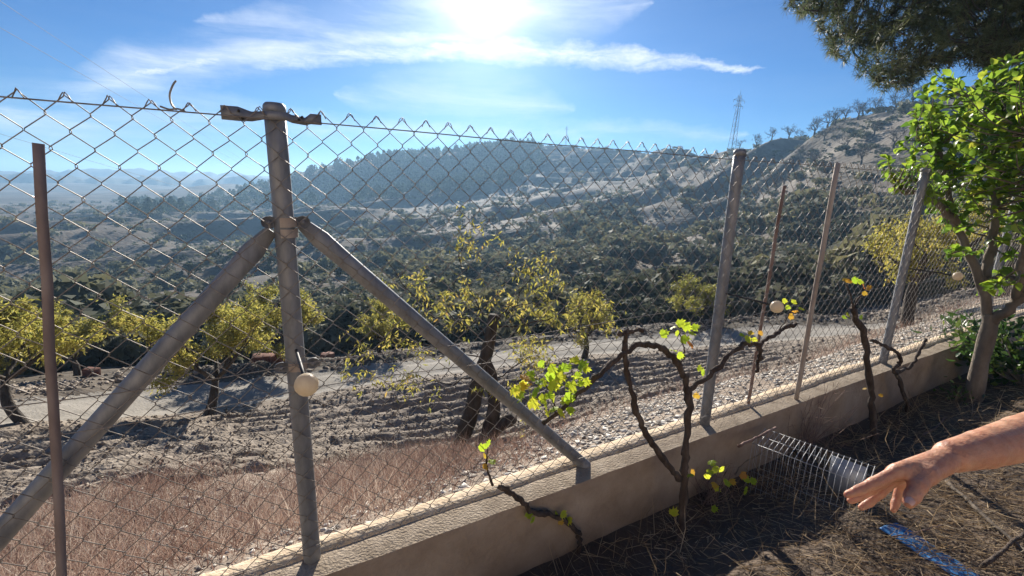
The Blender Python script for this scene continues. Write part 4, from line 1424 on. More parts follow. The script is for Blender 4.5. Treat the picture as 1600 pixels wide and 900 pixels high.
def build_fence():
    base = fp(T1, 0, 0.35)
    root = empty('chain_link_fence', base, 'galvanised chain-link fence on round posts along the concrete wall', 'fence')
    loc = lambda t, s, z: fp(t, s, z) - base
    rot = math.radians(30)
    r = np.random.default_rng(31)
    # interlocking zigzag wires, every one an object
    half = PITCH / 2
    nrow = 37
    meshes = {0: [], 1: []}
    for par in (0, 1):
        for v in range(5):
            pts = []
            for j in range(nrow + 1):
                z = 1.654 - j * half
                right = (j + par) % 2                      # which column this node lies on
                xx = (half + 0.0007) if right else -0.0007
                yy = 0.0016 if right else -0.0016
                jx, jz = r.normal() * 0.0009, r.normal() * 0.0009
                if j == 0:
                    # knuckle: short loop bent over the neighbour
                    sg = 1 if right else -1
                    a = v * 0.5
                    pts += [(xx + sg * 0.011 + jx, -yy, z - 0.013), (xx + sg * 0.004, -yy * 2, z + 0.0005 * v), (xx + sg * 0.0005 + jx, 0, z + 0.004 + 0.0008 * v), (xx - sg * 0.003 + jx, yy, z - 0.001)]
                else:
                    pts += [(xx + jx, yy * 0.2, z + 0.0024 + jz), (xx + jx, yy, z - 0.0024 + jz)]
            mb = MB()
            mb.tube(np.array(pts), 0.00115, 5, cap=True)
            me = mb.mesh('wire', True)
            me.materials.append(M['wire'])
            meshes[par].append(me)
    t0 = T1 + (0 - 6.59) * PITCH                            # a peak of the weave stands here
    c0 = int((-1.15 - t0) / half)
    c1 = int((8.2 - t0) / half)
    for c in range(c0, c1):
        # columns c and c+1; the wires start at the top on the even column
        par = 0 if c % 2 == 0 else 1
        tc = t0 + c * half
        o = link('wire', meshes[par][r.integers(0, 5)], root)
        sag = 0.006 * math.sin(tc * 2.1) + 0.004 * math.sin(tc * 5.3)
        o.location = loc(tc, MESH_S + 0.004 * math.sin(tc * 3.0), sag)
        o.location.z += -0.0
        o.rotation_euler = (r.normal() * 0.0012, r.normal() * 0.0004, rot)
    # tension wires
    def line(z, s, ta, tb, rad, wob, label=None):
        tt = np.linspace(ta, tb, 160)
        P = np.array([loc(t, s + 0.003 * math.sin(t * 9), z + wob * math.sin(t * 1.7 + z * 9) + 0.4 * wob * math.sin(t * 6.1)) for t in tt])
        mb = MB(); mb.tube(P, rad, 5)
        mb.build('tension_wire', M['wire'], root, True, label=label)
    line(Z_TOP, MESH_S - 0.004, -1.7, 8.2, 0.0016, 0.003)
    line(1.00, MESH_S - 0.004, -1.7, 8.2, 0.0013, 0.012)
    line(0.92, MESH_S - 0.012, -1.7, 8.2, 0.0012, 0.014)
    line(0.43, MESH_S - 0.004, -1.7, 8.2, 0.0014, 0.005)
    # loose bent wire end sticking up
    q = lambda x, y: fence_pt(x, y, MESH_S) - base
    mb = MB()
    mb.tube(spline([q(276, 172), q(268, 163), q(265, 148), q(270, 133), q(275, 126)], 14), 0.0021, 5)
    mb.tube(spline([q(250, 166), q(265, 171), q(277, 170), q(290, 174)], 10), 0.0020, 5)
    mb.build('loose_wire', M['wire'], root, True)

    def post(t, z1=1.672, rad=0.0245):
        mb = MB()
        n, sides = 12, 28
        zz = np.linspace(0.30, z1, n)
        lean = r.normal() * 0.004
        mb.tube(np.array([loc(t + lean * (z - 0.35), 0, z) for z in zz]), rad, sides)
        mb.tube(np.array([loc(t + lean * 1.3, 0, z1 - 0.022), loc(t + lean * 1.3, 0, z1 - 0.004), loc(t + lean * 1.3, 0, z1 + 0.004)]), [rad + 0.0015, rad + 0.0015, rad - 0.004], sides)
        return mb.build('post', M['galvanised'], root, True)
    posts = [post(t) for t in POSTS]

    def band(parent, t, z, h, ears=0.0, rad=0.027, hole=True):
        mb = MB()
        P = [loc(t, 0, z - h / 2), loc(t, 0, z + h / 2)]
        mb.tube(np.array(P), rad, 28, cap=False)
        o = mb.build('clamp_band', M['pale_rust'], parent, False)
        if ears:
            for sg in (-1, 1):
                m2 = MB()
                # flat rounded ear in the fence plane, with bolt
                cc = loc(t + sg * (rad + 0.012), -0.006, z)
                ang = np.linspace(0, 2 * math.pi, 14)[:-1]
                ring = [cc + np.array([FT[0], FT[1], 0]) * math.cos(a) * 0.019 + np.array([0, 0, 1]) * math.sin(a) * 0.016 for a in ang]
                off = np.array([FN[0], FN[1], 0]) * 0.002
                V = [p - off for p in ring] + [p + off for p in ring]
                k = len(ring)
                m2.add(V, [[i, (i + 1) % k, k + (i + 1) % k, k + i] for i in range(k)])
                m2.F3.append(np.array([[0, i, i + 1] for i in range(1, k - 1)]) + m2.n - 2 * k)
                m2.F3.append(np.array([[k, k + i + 1, k + i] for i in range(1, k - 1)]) + m2.n - 2 * k)
                nrm = np.array([FN[0], FN[1], 0])
                m2.tube(np.array([cc - nrm * 0.012, cc + nrm * 0.012]), 0.006, 6)
                m2.build('clamp_ear', M['galvanised'], parent)
        return o
    pz = lambda x, y: fence_pt(x, y, 0)[2]
    p1 = posts[1]
    z_up, z_lo = pz(437, 347), pz(440, 364)
    band(p1, T1, z_up, 0.024, 1)
    band(p1, T1, z_lo, 0.022)
    band(p1, T1, pz(468, 569), 0.024, 1)
    # flat drilled strap across the corner post
    mb = MB()
    zA, zB, zC = pz(345, 177), pz(428, 183), pz(503, 189)
    tA = st(fence_pt(345, 177, -0.03))[1]; tC = st(fence_pt(503, 189, -0.03))[1]
    cols = [(tA, 0.0155, zA, 0.0), (tA + 0.035, 0.016, zA, 0.0), (tA + 0.062, 0.011, zA - 0.003, 0.006), (T1 - 0.03, 0.0095, zB, 0.0), (T1 - 0.018, 0.0095, zB, -0.012), (T1, 0.0095, zB, -0.018),
            (T1 + 0.018, 0.0095, zB, -0.012), (T1 + 0.03, 0.0095, zB - 0.003, 0.0), (T1 + 0.06, 0.009, zB - 0.006, 0.004), (tC - 0.025, 0.0125, zC, 0.0), (tC, 0.0125, zC, 0.0)]
    V = []
    for t, h, z, ds in cols:
        for s_ in (-0.019, -0.0155):
            V += [loc(t, s_ + ds - 0.004, z - h), loc(t, s_ + ds - 0.004, z + h)]
    F = []
    for i in range(len(cols) - 1):
        a = i * 4; b = a + 4
        F += [[a, a + 1, b + 1, b], [a + 3, a + 2, b + 2, b + 3], [a + 1, a + 3, b + 3, b + 1], [a + 2, a, b, b + 2]]
    F += [[0, 2, 3, 1], [len(V) - 4, len(V) - 3, len(V) - 1, len(V) - 2]]
    mb.add(np.array(V), F)
    strap = mb.build('strap', M['galvanised'], p1, label='flat drilled steel strap across the post top')
    for t, z in ((tA + 0.036, zA + 0.006), (tA + 0.042, zA - 0.01), (T1 + 0.045, zB - 0.004), (tC - 0.045, zC + 0.002)):
        m2 = MB(); c = loc(t, -0.030, z); nrm = np.array([FN[0], FN[1], 0])
        m2.tube(np.array([c, c + nrm * 0.010]), 0.0032, 8)
        m2.build('bolt', M['black_rod'], strap)

    # slanting braces bolted to the corner post
    def brace(a, b, rad, label):
        mb = MB()
        n, sides = 22, 24
        u = np.linspace(0, 1, n)
        P = a[None] * (1 - u)[:, None] + b[None] * u[:, None]
        d = unit(b - a)
        nrm = np.array([FN[0], FN[1], 0.0])
        w = np.cross(d, nrm)
        ang = np.arange(sides) * 2 * math.pi / sides
        V = []
        for i in range(n):
            f = smooth01(u[i] * np.linalg.norm(b - a) / 0.16)
            ra = rad * (0.28 + 0.72 * f); rb = rad * (1.12 - 0.12 * f)
            if i == 0:
                rb *= 0.55
            V.append(P[i] + np.outer(np.cos(ang) * ra, nrm) + np.outer(np.sin(ang) * rb, w))
        V = np.concatenate(V)
        k = np.arange(sides)
        F = np.concatenate([np.stack([i * sides + k, i * sides + (k + 1) % sides, (i + 1) * sides + (k + 1) % sides, (i + 1) * sides + k], 1) for i in range(n - 1)])
        mb.add(V, F)
        mb.F3.append(np.array([[0, j, j + 1] for j in range(1, sides - 1)]))
        mb.F3.append(np.array([[(n - 1) * sides, (n - 1) * sides + j + 1, (n - 1) * sides + j] for j in range(1, sides - 1)]))
        return mb.build('brace', M['galvanised'], root, True, label=label)
    S_B = 0.004
    a = fence_pt(468, 346, S_B); b = fence_pt(908, 722, S_B)
    brace(a - base, b + unit(b - a) * 0.04 - base, 0.0235, 'galvanised brace slanting from the post down to the wall top')
    a = fence_pt(424, 360, S_B); c = fence_pt(130, 690, S_B)
    d = unit(c - a)
    L = (0.34 - a[2]) / d[2]
    brace(a - base, a + d * L - base, 0.0245, 'galvanised brace slanting down behind the rusty square stake')

    # offset rods with round insulators, pointing into the garden
    nrm = np.array([FN[0], FN[1], 0.0])
    for pi, (ax, ay), (bx, by) in ((1, (463, 548), (461, 604)), (2, (1136, 459), (1214, 479)), (3, (1421, 420), (1497, 430))):
        A = fence_pt(ax, ay, -0.028)
        # end point: on a line perpendicular to the fence through A, as near as possible to the seen pixel
        best = min(np.linspace(0.05, 0.6, 300), key=lambda k: np.hypot(*(np.array(proj(A - nrm * k)[:2]) - (bx, by))))
        B = A - nrm * best
        B[2] += -0.004
        mb = MB()
        mb.tube(np.array([A + nrm * 0.02, A, (A + B) / 2 + [0, 0, 0.003], B]) - base, 0.0042, 8)
        rod = mb.build('insulator_rod', M['black_rod'], posts[pi], True)
        mb = MB()
        rr = 0.025
        prof = [(-1.0, 0.15), (-0.85, 0.62), (-0.5, 0.95), (0.0, 1.06), (0.45, 0.96), (0.8, 0.66), (1.0, 0.2)]
        dB = unit(B - A)
        mb.tube(np.array([B + dB * rr * u - base for u, _ in prof]), [rr * w for _, w in prof], 16)
        mb.build('insulator', M['insulator'], rod, True, label='cream plastic insulator knob')


build_fence()

# stakes standing along the fence


def stake(name, label, top, bot, s, w, mat, sides=4, cat='stake', cut=0.0):
    A = fence_pt(*bot, s); B = fence_pt(*top, s)
    z0 = 0.36 if s > -0.07 else GZ
    d = unit(B - A)
    A = A + d * (z0 - A[2]) / d[2]
    mb = MB()
    n = 10
    P = np.array([A + (B - A) * u for u in np.linspace(-0.03, 1, n)])
    P[1:-1] += rng.normal(size=(n - 2, 3)) * 0.0012
    mb.tube(P - A, w, sides, 0.02)
    mb.build(name, M[mat], loc=A, smooth=sides > 5, label=label, cat=cat)


stake('metal_stake', 'rusty square steel stake standing beside the left-leaning brace'.replace('left-leaning', 'long slanting'), (60, 224), (97, 900), -0.052, 0.0125, 'stake_brown', 4)
stake('metal_stake', 'thin rust-red rod stake beyond the second round post', (1226, 290), (1166, 648), 0.03, 0.0085, 'rust', 8)
stake('metal_stake', 'pale thin steel stake between second and third round posts', (1309, 255), (1245, 618), -0.05, 0.0125, 'pale_rust', 8)

# ------------------------------------------------------------------ grapevines on the garden side


def grape_leaf(seed, size):
    r = np.random.default_rng(seed)
    ang = np.radians([-95, -70, -48, -28, -12, 0, 12, 28, 48, 70, 95, 130, 160, 200, 230])
    rad = np.array([0.62, 0.78, 0.55, 0.86, 0.66, 1.0, 0.66, 0.86, 0.55, 0.78, 0.62, 0.55, 0.42, 0.42, 0.55])
    # fine teeth between the lobes
    a2, r2 = [], []
    for i in range(len(ang)):
        j = (i + 1) % len(ang)
        an = ang[j] if j else ang[0] + 2 * math.pi
        a2 += [ang[i], (ang[i] + an) / 2]
        r2 += [rad[i], (rad[i] + rad[j]) / 2 * r.uniform(0.84, 0.95)]
    a2, r2 = np.array(a2), np.array(r2) * r.uniform(0.92, 1.08, len(a2))
    x, y = np.cos(a2) * r2 * size * 0.55, np.sin(a2) * r2 * size * 0.55
    z = -0.35 * (x * x + y * y) / size + 0.10 * np.abs(y) + r.normal(size=len(x)) * 0.03 * size
    n = len(x)
    V = np.vstack([[[-0.06 * size, 0, 0]], np.stack([x, y, z], 1), np.stack([x, y, z], 1) * [0.5, 0.5, 0.35]])
    F3 = [[0, n + 1 + i, n + 1 + (i + 1) % n] for i in range(n)]
    F4 = [[n + 1 + i, 1 + i, 1 + (i + 1) % n, n + 1 + (i + 1) % n] for i in range(n)]
    mb = MB()
    mb.add(V, F3, np.r_[0.4, np.full(n, 0.58 + r.normal() * 0.05), np.full(n, 0.45)])
    mb.F4.append(np.array(F4))
    me = mb.mesh('leaf', True)
    return me


LEAF_G = [grape_leaf(i, 1.0) for i in range(5)]
LEAF_A = [grape_leaf(10 + i, 1.0) for i in range(3)]
for m_ in LEAF_G:
    m_.materials.append(M['vine_leaf'])
for m_ in LEAF_A:
    m_.materials.append(M['autumn_leaf'])
vr = np.random.default_rng(808)


def put_leaf(parent, base, P, size, autumn=False):
    o = link('leaf', (LEAF_A[vr.integers(0, 3)] if autumn else LEAF_G[vr.integers(0, 5)]), parent)
    o.location = P - base
    o.scale = (size,) * 3
    o.rotation_euler = (vr.normal() * 0.5 + 0.8, vr.normal() * 0.5, vr.normal() * 0.9 - 0.2)
    return o


def gnarly(mb, pts, r0, r1, n=26, sides=9, wob=0.006, jit=0.16):
    P = spline(pts, n)
    P[1:-1] += vr.normal(size=(n - 2, 3)) * wob * 0.5
    rad = 0.86 * np.linspace(r0, r1, n) * (1 + 0.10 * np.sin(np.cumsum(vr.random(n)) * 1.6) + vr.normal(size=n) * 0.08)
    P[2:-2] += (np.repeat(vr.normal(size=(n // 3 + 1, 3)), 3, 0)[:n - 4]) * wob * 0.4
    mb.tube(P, rad, sides, jit)
    return P


def vine(label, base, canes, leaves):
    root = empty('grapevine', base, label, 'grapevine')
    for name, pts, r0, r1 in canes:
        mb = MB()
        gnarly(mb, [p - base for p in pts], r0, r1, max(8, 6 * len(pts)), 9 if r0 > 0.008 else 5, 0.006 if r0 > 0.008 else 0.002)
        mb.build(name, M['bark_vine'], root, True)
    for (x, y), s, size, aut in leaves:
        P = fence_pt(x, y, s + vr.normal() * 0.02)
        put_leaf(root, base, P, size, aut)
    return root


f_ = fence_pt
sA = -0.2
A0 = at_z(1065, 864, GZ)
leavesA = []
for x, y in [(808, 605), (818, 590), (826, 612), (833, 585), (842, 600), (845, 620), (850, 578), (856, 592), (862, 610), (868, 582), (872, 600), (880, 590), (884, 575), (890, 608), (897, 582),
             (903, 572), (908, 590), (915, 578), (835, 632), (865, 632), (880, 625), (850, 642), (822, 600), (878, 640), (895, 598), (812, 618)]:
    for _ in range(2):
        leavesA.append(((x + vr.normal() * 5, y + vr.normal() * 5), sA - 0.02, vr.uniform(0.036, 0.06), x < 832 and vr.random() < 0.3))
for x, y in [(1050, 512), (1062, 506), (1072, 510), (1058, 520), (1080, 520), (1068, 530), (1036, 522), (1085, 512), (1050, 547), (1062, 555)]:
    leavesA.append(((x, y), sA - 0.02, vr.uniform(0.035, 0.055), False))
for x, y, a in [(1160, 523, 0), (1172, 520, 1), (1188, 521, 1), (1168, 530, 0), (1178, 530, 0), (1225, 470, 0), (1240, 472, 0), (1250, 482, 0), (1235, 494, 1), (1230, 480, 0), (1242, 486, 1), (1078, 538, 1), (1092, 575, 0), (1098, 582, 0), (1088, 620, 1)]:
    leavesA.append(((x, y), sA, vr.uniform(0.03, 0.05), bool(a)))
for x, y, a in [(1112, 722, 0), (1118, 732, 0), (1108, 738, 0), (1127, 733, 0), (1082, 739, 1), (1080, 742, 0), (1143, 752, 1), (1135, 754, 0), (1160, 742, 1), (1166, 750, 0), (1176, 752, 0), (1165, 766, 0), (1120, 763, 0), (1117, 757, 1), (1115, 795, 0), (1052, 802, 0), (1104, 745, 0)]:
    leavesA.append(((x, y), -0.26, vr.uniform(0.038, 0.06), bool(a)))
vine('gnarled grapevine with two spreading arms beside the wire cage', A0, [
    ('trunk', [A0 - [0, 0, 0.03], f_(1068, 800, -0.25), f_(1070, 740, -0.24), f_(1073, 690, -0.22), f_(1075, 612, sA)], 0.020, 0.016),
    ('cane', [f_(1075, 615, sA), f_(1064, 575, sA), f_(1042, 549, sA), f_(1012, 538, sA), f_(975, 550, sA), f_(930, 590, sA), f_(895, 625, sA), f_(848, 662, sA)], 0.015, 0.009),
    ('cane', [f_(1075, 612, sA), f_(1108, 586, sA), f_(1140, 556, sA), f_(1163, 538, sA), f_(1186, 537, sA), f_(1215, 519, sA), f_(1243, 506, sA)], 0.012, 0.010),
    ('stub', [f_(1184, 540, sA), f_(1187, 558, sA), f_(1180, 580, sA)], 0.012, 0.009),
    ('cane', [f_(1062, 750, -0.24), f_(1036, 716, -0.23), f_(1010, 680, -0.22), f_(992, 632, -0.21), f_(981, 585, sA), f_(976, 545, sA), f_(978, 522, sA)], 0.015, 0.010),
    ('stub', [f_(965, 520, sA), f_(980, 518, sA), f_(1004, 517, sA)], 0.010, 0.008),
    ('shoot', [A0 + [0.01, 0, 0], f_(1092, 830, -0.27), f_(1118, 797, -0.27), f_(1136, 783, -0.27), f_(1148, 760, -0.27), f_(1156, 745, -0.27)], 0.0042, 0.0025),
    ('shoot', [f_(1118, 797, -0.27), f_(1122, 770, -0.27), f_(1130, 745, -0.27), f_(1140, 727, -0.27)], 0.0032, 0.0018),
    ('shoot', [f_(1062, 570, sA), f_(1070, 555, sA), f_(1066, 535, sA), f_(1060, 515, sA)], 0.004, 0.002),
    ('shoot', [f_(1215, 519, sA), f_(1228, 500, sA), f_(1236, 484, sA)], 0.004, 0.002),
    ('shoot', [f_(868, 645, sA), f_(862, 620, sA), f_(850, 600, sA), f_(825, 598, sA)], 0.004, 0.002),
    ('shoot', [f_(890, 628, sA), f_(895, 600, sA), f_(905, 580, sA)], 0.004, 0.002),
], leavesA)

B0 = at_z(1368, 706, GZ)
vine('upright grapevine with orange leaves at its tip beside the third post', B0, [
    ('trunk', [B0 - [0, 0, 0.03], f_(1364, 650, -0.24), f_(1359, 590, -0.22), f_(1348, 525, sA), f_(1333, 482, sA)], 0.022, 0.018),
    ('shoot', [f_(1333, 484, sA), f_(1340, 468, sA), f_(1352, 455, sA)], 0.007, 0.004),
    ('shoot', [f_(1333, 484, sA), f_(1329, 462, sA), f_(1323, 445, sA)], 0.006, 0.003),
    ('cane', [f_(1362, 532, sA), f_(1382, 540, sA), f_(1402, 552, sA), f_(1406, 566, sA), f_(1396, 578, sA)], 0.011, 0.013),
    ('cane', [f_(1412, 690, -0.2), f_(1416, 640, -0.18), f_(1408, 600, -0.17), f_(1396, 579, -0.16)], 0.013, 0.015),
    ('cane', [f_(1398, 582, -0.16), f_(1424, 572, -0.15), f_(1437, 548, -0.14), f_(1447, 530, -0.13)], 0.012, 0.010),
], [((1320, 437), sA, 0.05, True), ((1326, 440), sA, 0.045, True), ((1335, 438), sA, 0.05, False), ((1343, 440), sA, 0.045, False), ((1350, 448), sA, 0.055, True), ((1356, 450), sA, 0.045, True), ((1350, 458), sA, 0.04, True),
    ((1326, 492), sA, 0.045, False), ((1318, 495), sA, 0.035, False), ((1350, 607), -0.22, 0.035, True), ((1376, 618), -0.22, 0.035, True), ((1345, 495), sA, 0.04, False)])

C0 = at_z(907, 862, GZ)
vine('thin grapevine cane lying along the wall face with two leaf tufts', C0, [
    ('trunk', [C0 - [0, 0, 0.02], f_(905, 838, -0.11), f_(893, 820, -0.11), f_(862, 805, -0.11), f_(832, 796, -0.11), f_(806, 776, -0.10), f_(778, 760, -0.09)], 0.011, 0.012),
    ('shoot', [f_(770, 758, -0.09), f_(764, 742, -0.09), f_(760, 722, -0.09), f_(762, 702, -0.09)], 0.006, 0.003),
], [((762, 694), -0.1, 0.05, False), ((752, 700), -0.1, 0.04, False), ((768, 722), -0.1, 0.04, False), ((757, 712), -0.1, 0.035, True), ((757, 728), -0.1, 0.035, True),
    ((826, 804), -0.12, 0.04, False), ((832, 812), -0.12, 0.035, False), ((870, 806), -0.12, 0.045, False), ((880, 803), -0.12, 0.045, False), ((888, 812), -0.12, 0.045, False), ((876, 815), -0.12, 0.035, True)])

# ------------------------------------------------------------------ garden fruit tree


def fruit_tree():
    r = np.random.default_rng(1212)
    base = at_z(1520, 640, GZ)
    R0 = math.hypot(base[0], base[1])
    q = lambda x, y, dr=0.0: at_dist(x, y, R0 + dr) - base
    root = empty('fruit_tree', base, 'garden fruit tree with smooth forked trunk and glossy bright green leaves', 'tree')
    mb = MB()
    mb.tube(spline([[0, 0, -0.1], q(1522, 620), q(1531, 570), q(1545, 515), q(1548, 490)], 22), np.linspace(0.054, 0.040, 22) * (1 + 0.05 * np.sin(np.arange(22))), 18, 0.03)
    mb.build('trunk', M['bark_fruit'], root, True)
    limbs = [([q(1547, 505), q(1532, 450), q(1512, 395), q(1492, 345), q(1478, 290), q(1465, 230)], 0.031, 0.014),
             ([q(1552, 505), q(1580, 478, -0.05), q(1620, 448, -0.1), q(1680, 400, -0.1), q(1720, 330, -0.1)], 0.032, 0.017),
             ([q(1532, 445), q(1550, 390, 0.1), q(1555, 320, 0.15), q(1552, 240, 0.2), q(1560, 160, 0.2)], 0.03, 0.014),
             ([q(1590, 470, -0.05), q(1600, 400, -0.2), q(1610, 300, -0.3), q(1620, 200, -0.3)], 0.03, 0.014),
             ([q(1495, 350), q(1450, 305, -0.1), q(1408, 296, -0.15), q(1398, 292, -0.15)], 0.026, 0.02),
             ([q(1600, 440), q(1570, 432), q(1545, 436)], 0.02, 0.012)]
    nodes = []
    for pts, a, b in limbs:
        mb = MB()
        P = spline(pts, 20)
        P[1:] += r.normal(size=(19, 3)) * 0.006
        mb.tube(P, np.linspace(a, b, 20), 11, 0.05)
        mb.build('limb', M['bark_fruit'], root, True)
        nodes.append(P[5:])
    nodes = np.concatenate(nodes)
    # twig targets fill the crown
    crown = [(1378, 262), (1392, 235), (1418, 205), (1425, 150), (1445, 118), (1470, 108), (1500, 128), (1530, 110), (1560, 92), (1640, 70), (1800, 60), (1800, 330), (1640, 320), (1560, 300), (1500, 320), (1440, 310), (1400, 300)]
    tx, ty = r.uniform(1370, 1800, 6000), r.uniform(60, 340, 6000)
    ok = in_poly(tx, ty, crown)
    tx, ty = tx[ok][:470], ty[ok][:470]
    ex = [(1490, 330), (1500, 350), (1470, 320), (1520, 330), (1560, 340), (1585, 345), (1590, 330), (1505, 400), (1495, 392), (1550, 440), (1560, 425), (1545, 455), (1570, 380), (1580, 400), (1485, 360), (1600, 360)]
    tx = np.r_[tx, [a for a, _ in ex] * 2]; ty = np.r_[ty, [b for _, b in ex] * 2]
    twigs = MB()
    LP, LD = [], []
    for x, y in zip(tx, ty):
        T = q(x, y, r.normal() * 0.28)
        d = np.linalg.norm(nodes - T, axis=1)
        N = nodes[np.argmin(d + r.random(len(d)) * 0.15)]
        L = np.linalg.norm(T - N)
        if L > 0.75:
            N = T + (N - T) / L * 0.4
        P = spline([N, (N + T) / 2 + r.normal(size=3) * 0.03 + [0, 0, -0.02], T], 7)
        twigs.tube(P, np.linspace(0.006, 0.002, 7), 4, cap=False)
        k = r.integers(8, 14)
        for j in range(k):
            u = 1 - 0.75 * r.random() ** 1.3 if j else 1.0
            i = min(int(u * 6), 5)
            p = P[i] + (P[i + 1] - P[i]) * (u * 6 - i)
            LP.append(p)
            LD.append(unit(unit(P[-1] - P[0]) * 0.5 + r.normal(size=3) * 0.8 + [0, 0, 0.12]))
    twigs.build('twigs', M['bark_fruit'], root)
    LP, LD = np.array(LP), np.array(LD)
    # leaf: ovate, folded along the midrib
    def leaf_geo(seed):
        g = np.random.default_rng(seed)
        u = np.array([0.0, 0.25, 0.55, 0.82, 1.0])
        w = np.array([0.02, 0.26, 0.30, 0.17, 0.0])
        mid = np.stack([u, 0 * u, 0.10 * np.sin(u * 3) - 0.16 * u * u], 1)
        lf = mid + np.stack([0 * u, w, w * 0.35 + g.normal(size=5) * 0.02], 1)
        rt = mid + np.stack([0 * u, -w, w * 0.35 + g.normal(size=5) * 0.02], 1)
        V = np.concatenate([mid, lf, rt])
        F = []
        for i in range(4):
            F += [[i, i + 1, 6 + i, 5 + i], [i + 1, i, 10 + i, 11 + i]]
        return V, np.array(F)
    geos = [leaf_geo(i) for i in range(4)]
    mes = []
    for V, F in geos:
        m = mesh('leaf', V, F, True, np.full(len(V), 0.5)); m.materials.append(M['fruit_leaf']); mes.append(m)
    W = LP + base
    px, py, dep = proj(W)
    size = r.uniform(0.042, 0.078, len(LP))
    vis = (px > 1350) & (px < 1600) & (py > 0)
    order = np.argsort(-(size / dep) * vis * (0.7 + 0.6 * r.random(len(LP))))
    def frame(i):
        X = LD[i]; S = unit(np.cross([0, 0, 1.0], X) + r.normal(size=3) * 0.55); S = unit(S - X * (S @ X)); Z = np.cross(X, S)
        return np.stack([X, S, Z], 1)
    for i in order[:300]:
        A = frame(i) * size[i]
        o = link('leaf', mes[r.integers(0, 4)], root)
        Mx = Matrix.Identity(4)
        for a in range(3):
            for b in range(3):
                Mx[a][b] = A[a, b]
            Mx[a][3] = LP[i][a]
        o.matrix_local = Mx
    rest = MB()
    for i in order[300:]:
        V, F = geos[r.integers(0, 4)]
        rest.add(V @ (frame(i) * size[i]).T + LP[i], F, np.clip(0.5 + r.normal() * 0.2, 0, 1))
    o = rest.build('foliage', M['fruit_leaf'], root, True)
    o['kind'] = 'stuff'


fruit_tree()

# leafy garden bush behind the fruit tree's foot


def leafy_bush(label, x, y, dist, rad, h, n, seed, lsize=0.055):
    r = np.random.default_rng(seed)
    b = at_dist(x, y, dist)
    b[2] = garden_z(b[:1], b[1:2])[0]
    root = empty('garden_bush', b, label, 'bush')
    st_ = MB(); LP = []; LD = []
    for _ in range(max(5, n // 40)):
        d = unit(np.r_[r.normal(size=2), abs(r.normal()) * 0.8 + 0.5])
        P = spline([np.zeros(3), d * [rad, rad, h] * 0.5 + r.normal(size=3) * 0.03, d * [rad, rad, h] * r.uniform(0.8, 1.15)], 8)
        st_.tube(P, np.linspace(0.007, 0.002, 8), 4, cap=False)
        LP.append(P[2:]); LD.append(np.gradient(P, axis=0)[2:])
    st_.build('stems', M['bark_fruit'], root)
    LP, LD = np.concatenate(LP), np.concatenate(LD)
    i = r.integers(0, len(LP), n)
    mb = MB()
    add_leaves(mb, LP[i] + r.normal(size=(n, 3)) * 0.045, unit(LD[i]) + r.normal(size=(n, 3)) * 0.8, lsize * r.uniform(0.6, 1.3, n), lsize * 0.5, np.clip(0.5 + r.normal(size=n) * 0.25, 0, 1), 0.15)
    o = mb.build('foliage', M['hedge_leaf'], root)
    return root


leafy_bush('leafy green bush growing behind the foot of the fruit tree', 1600, 590, 5.0, 0.55, 0.55, 900, 1, 0.075)
leafy_bush('small green bush against the wall beside the fruit tree', 1500, 548, 5.4, 0.35, 0.45, 260, 2, 0.06)
leafy_bush('tiny green sprig at the foot of the fruit tree trunk', 1497, 634, 4.4, 0.08, 0.10, 60, 3, 0.04)

# ------------------------------------------------------------------ big pine overhanging the garden


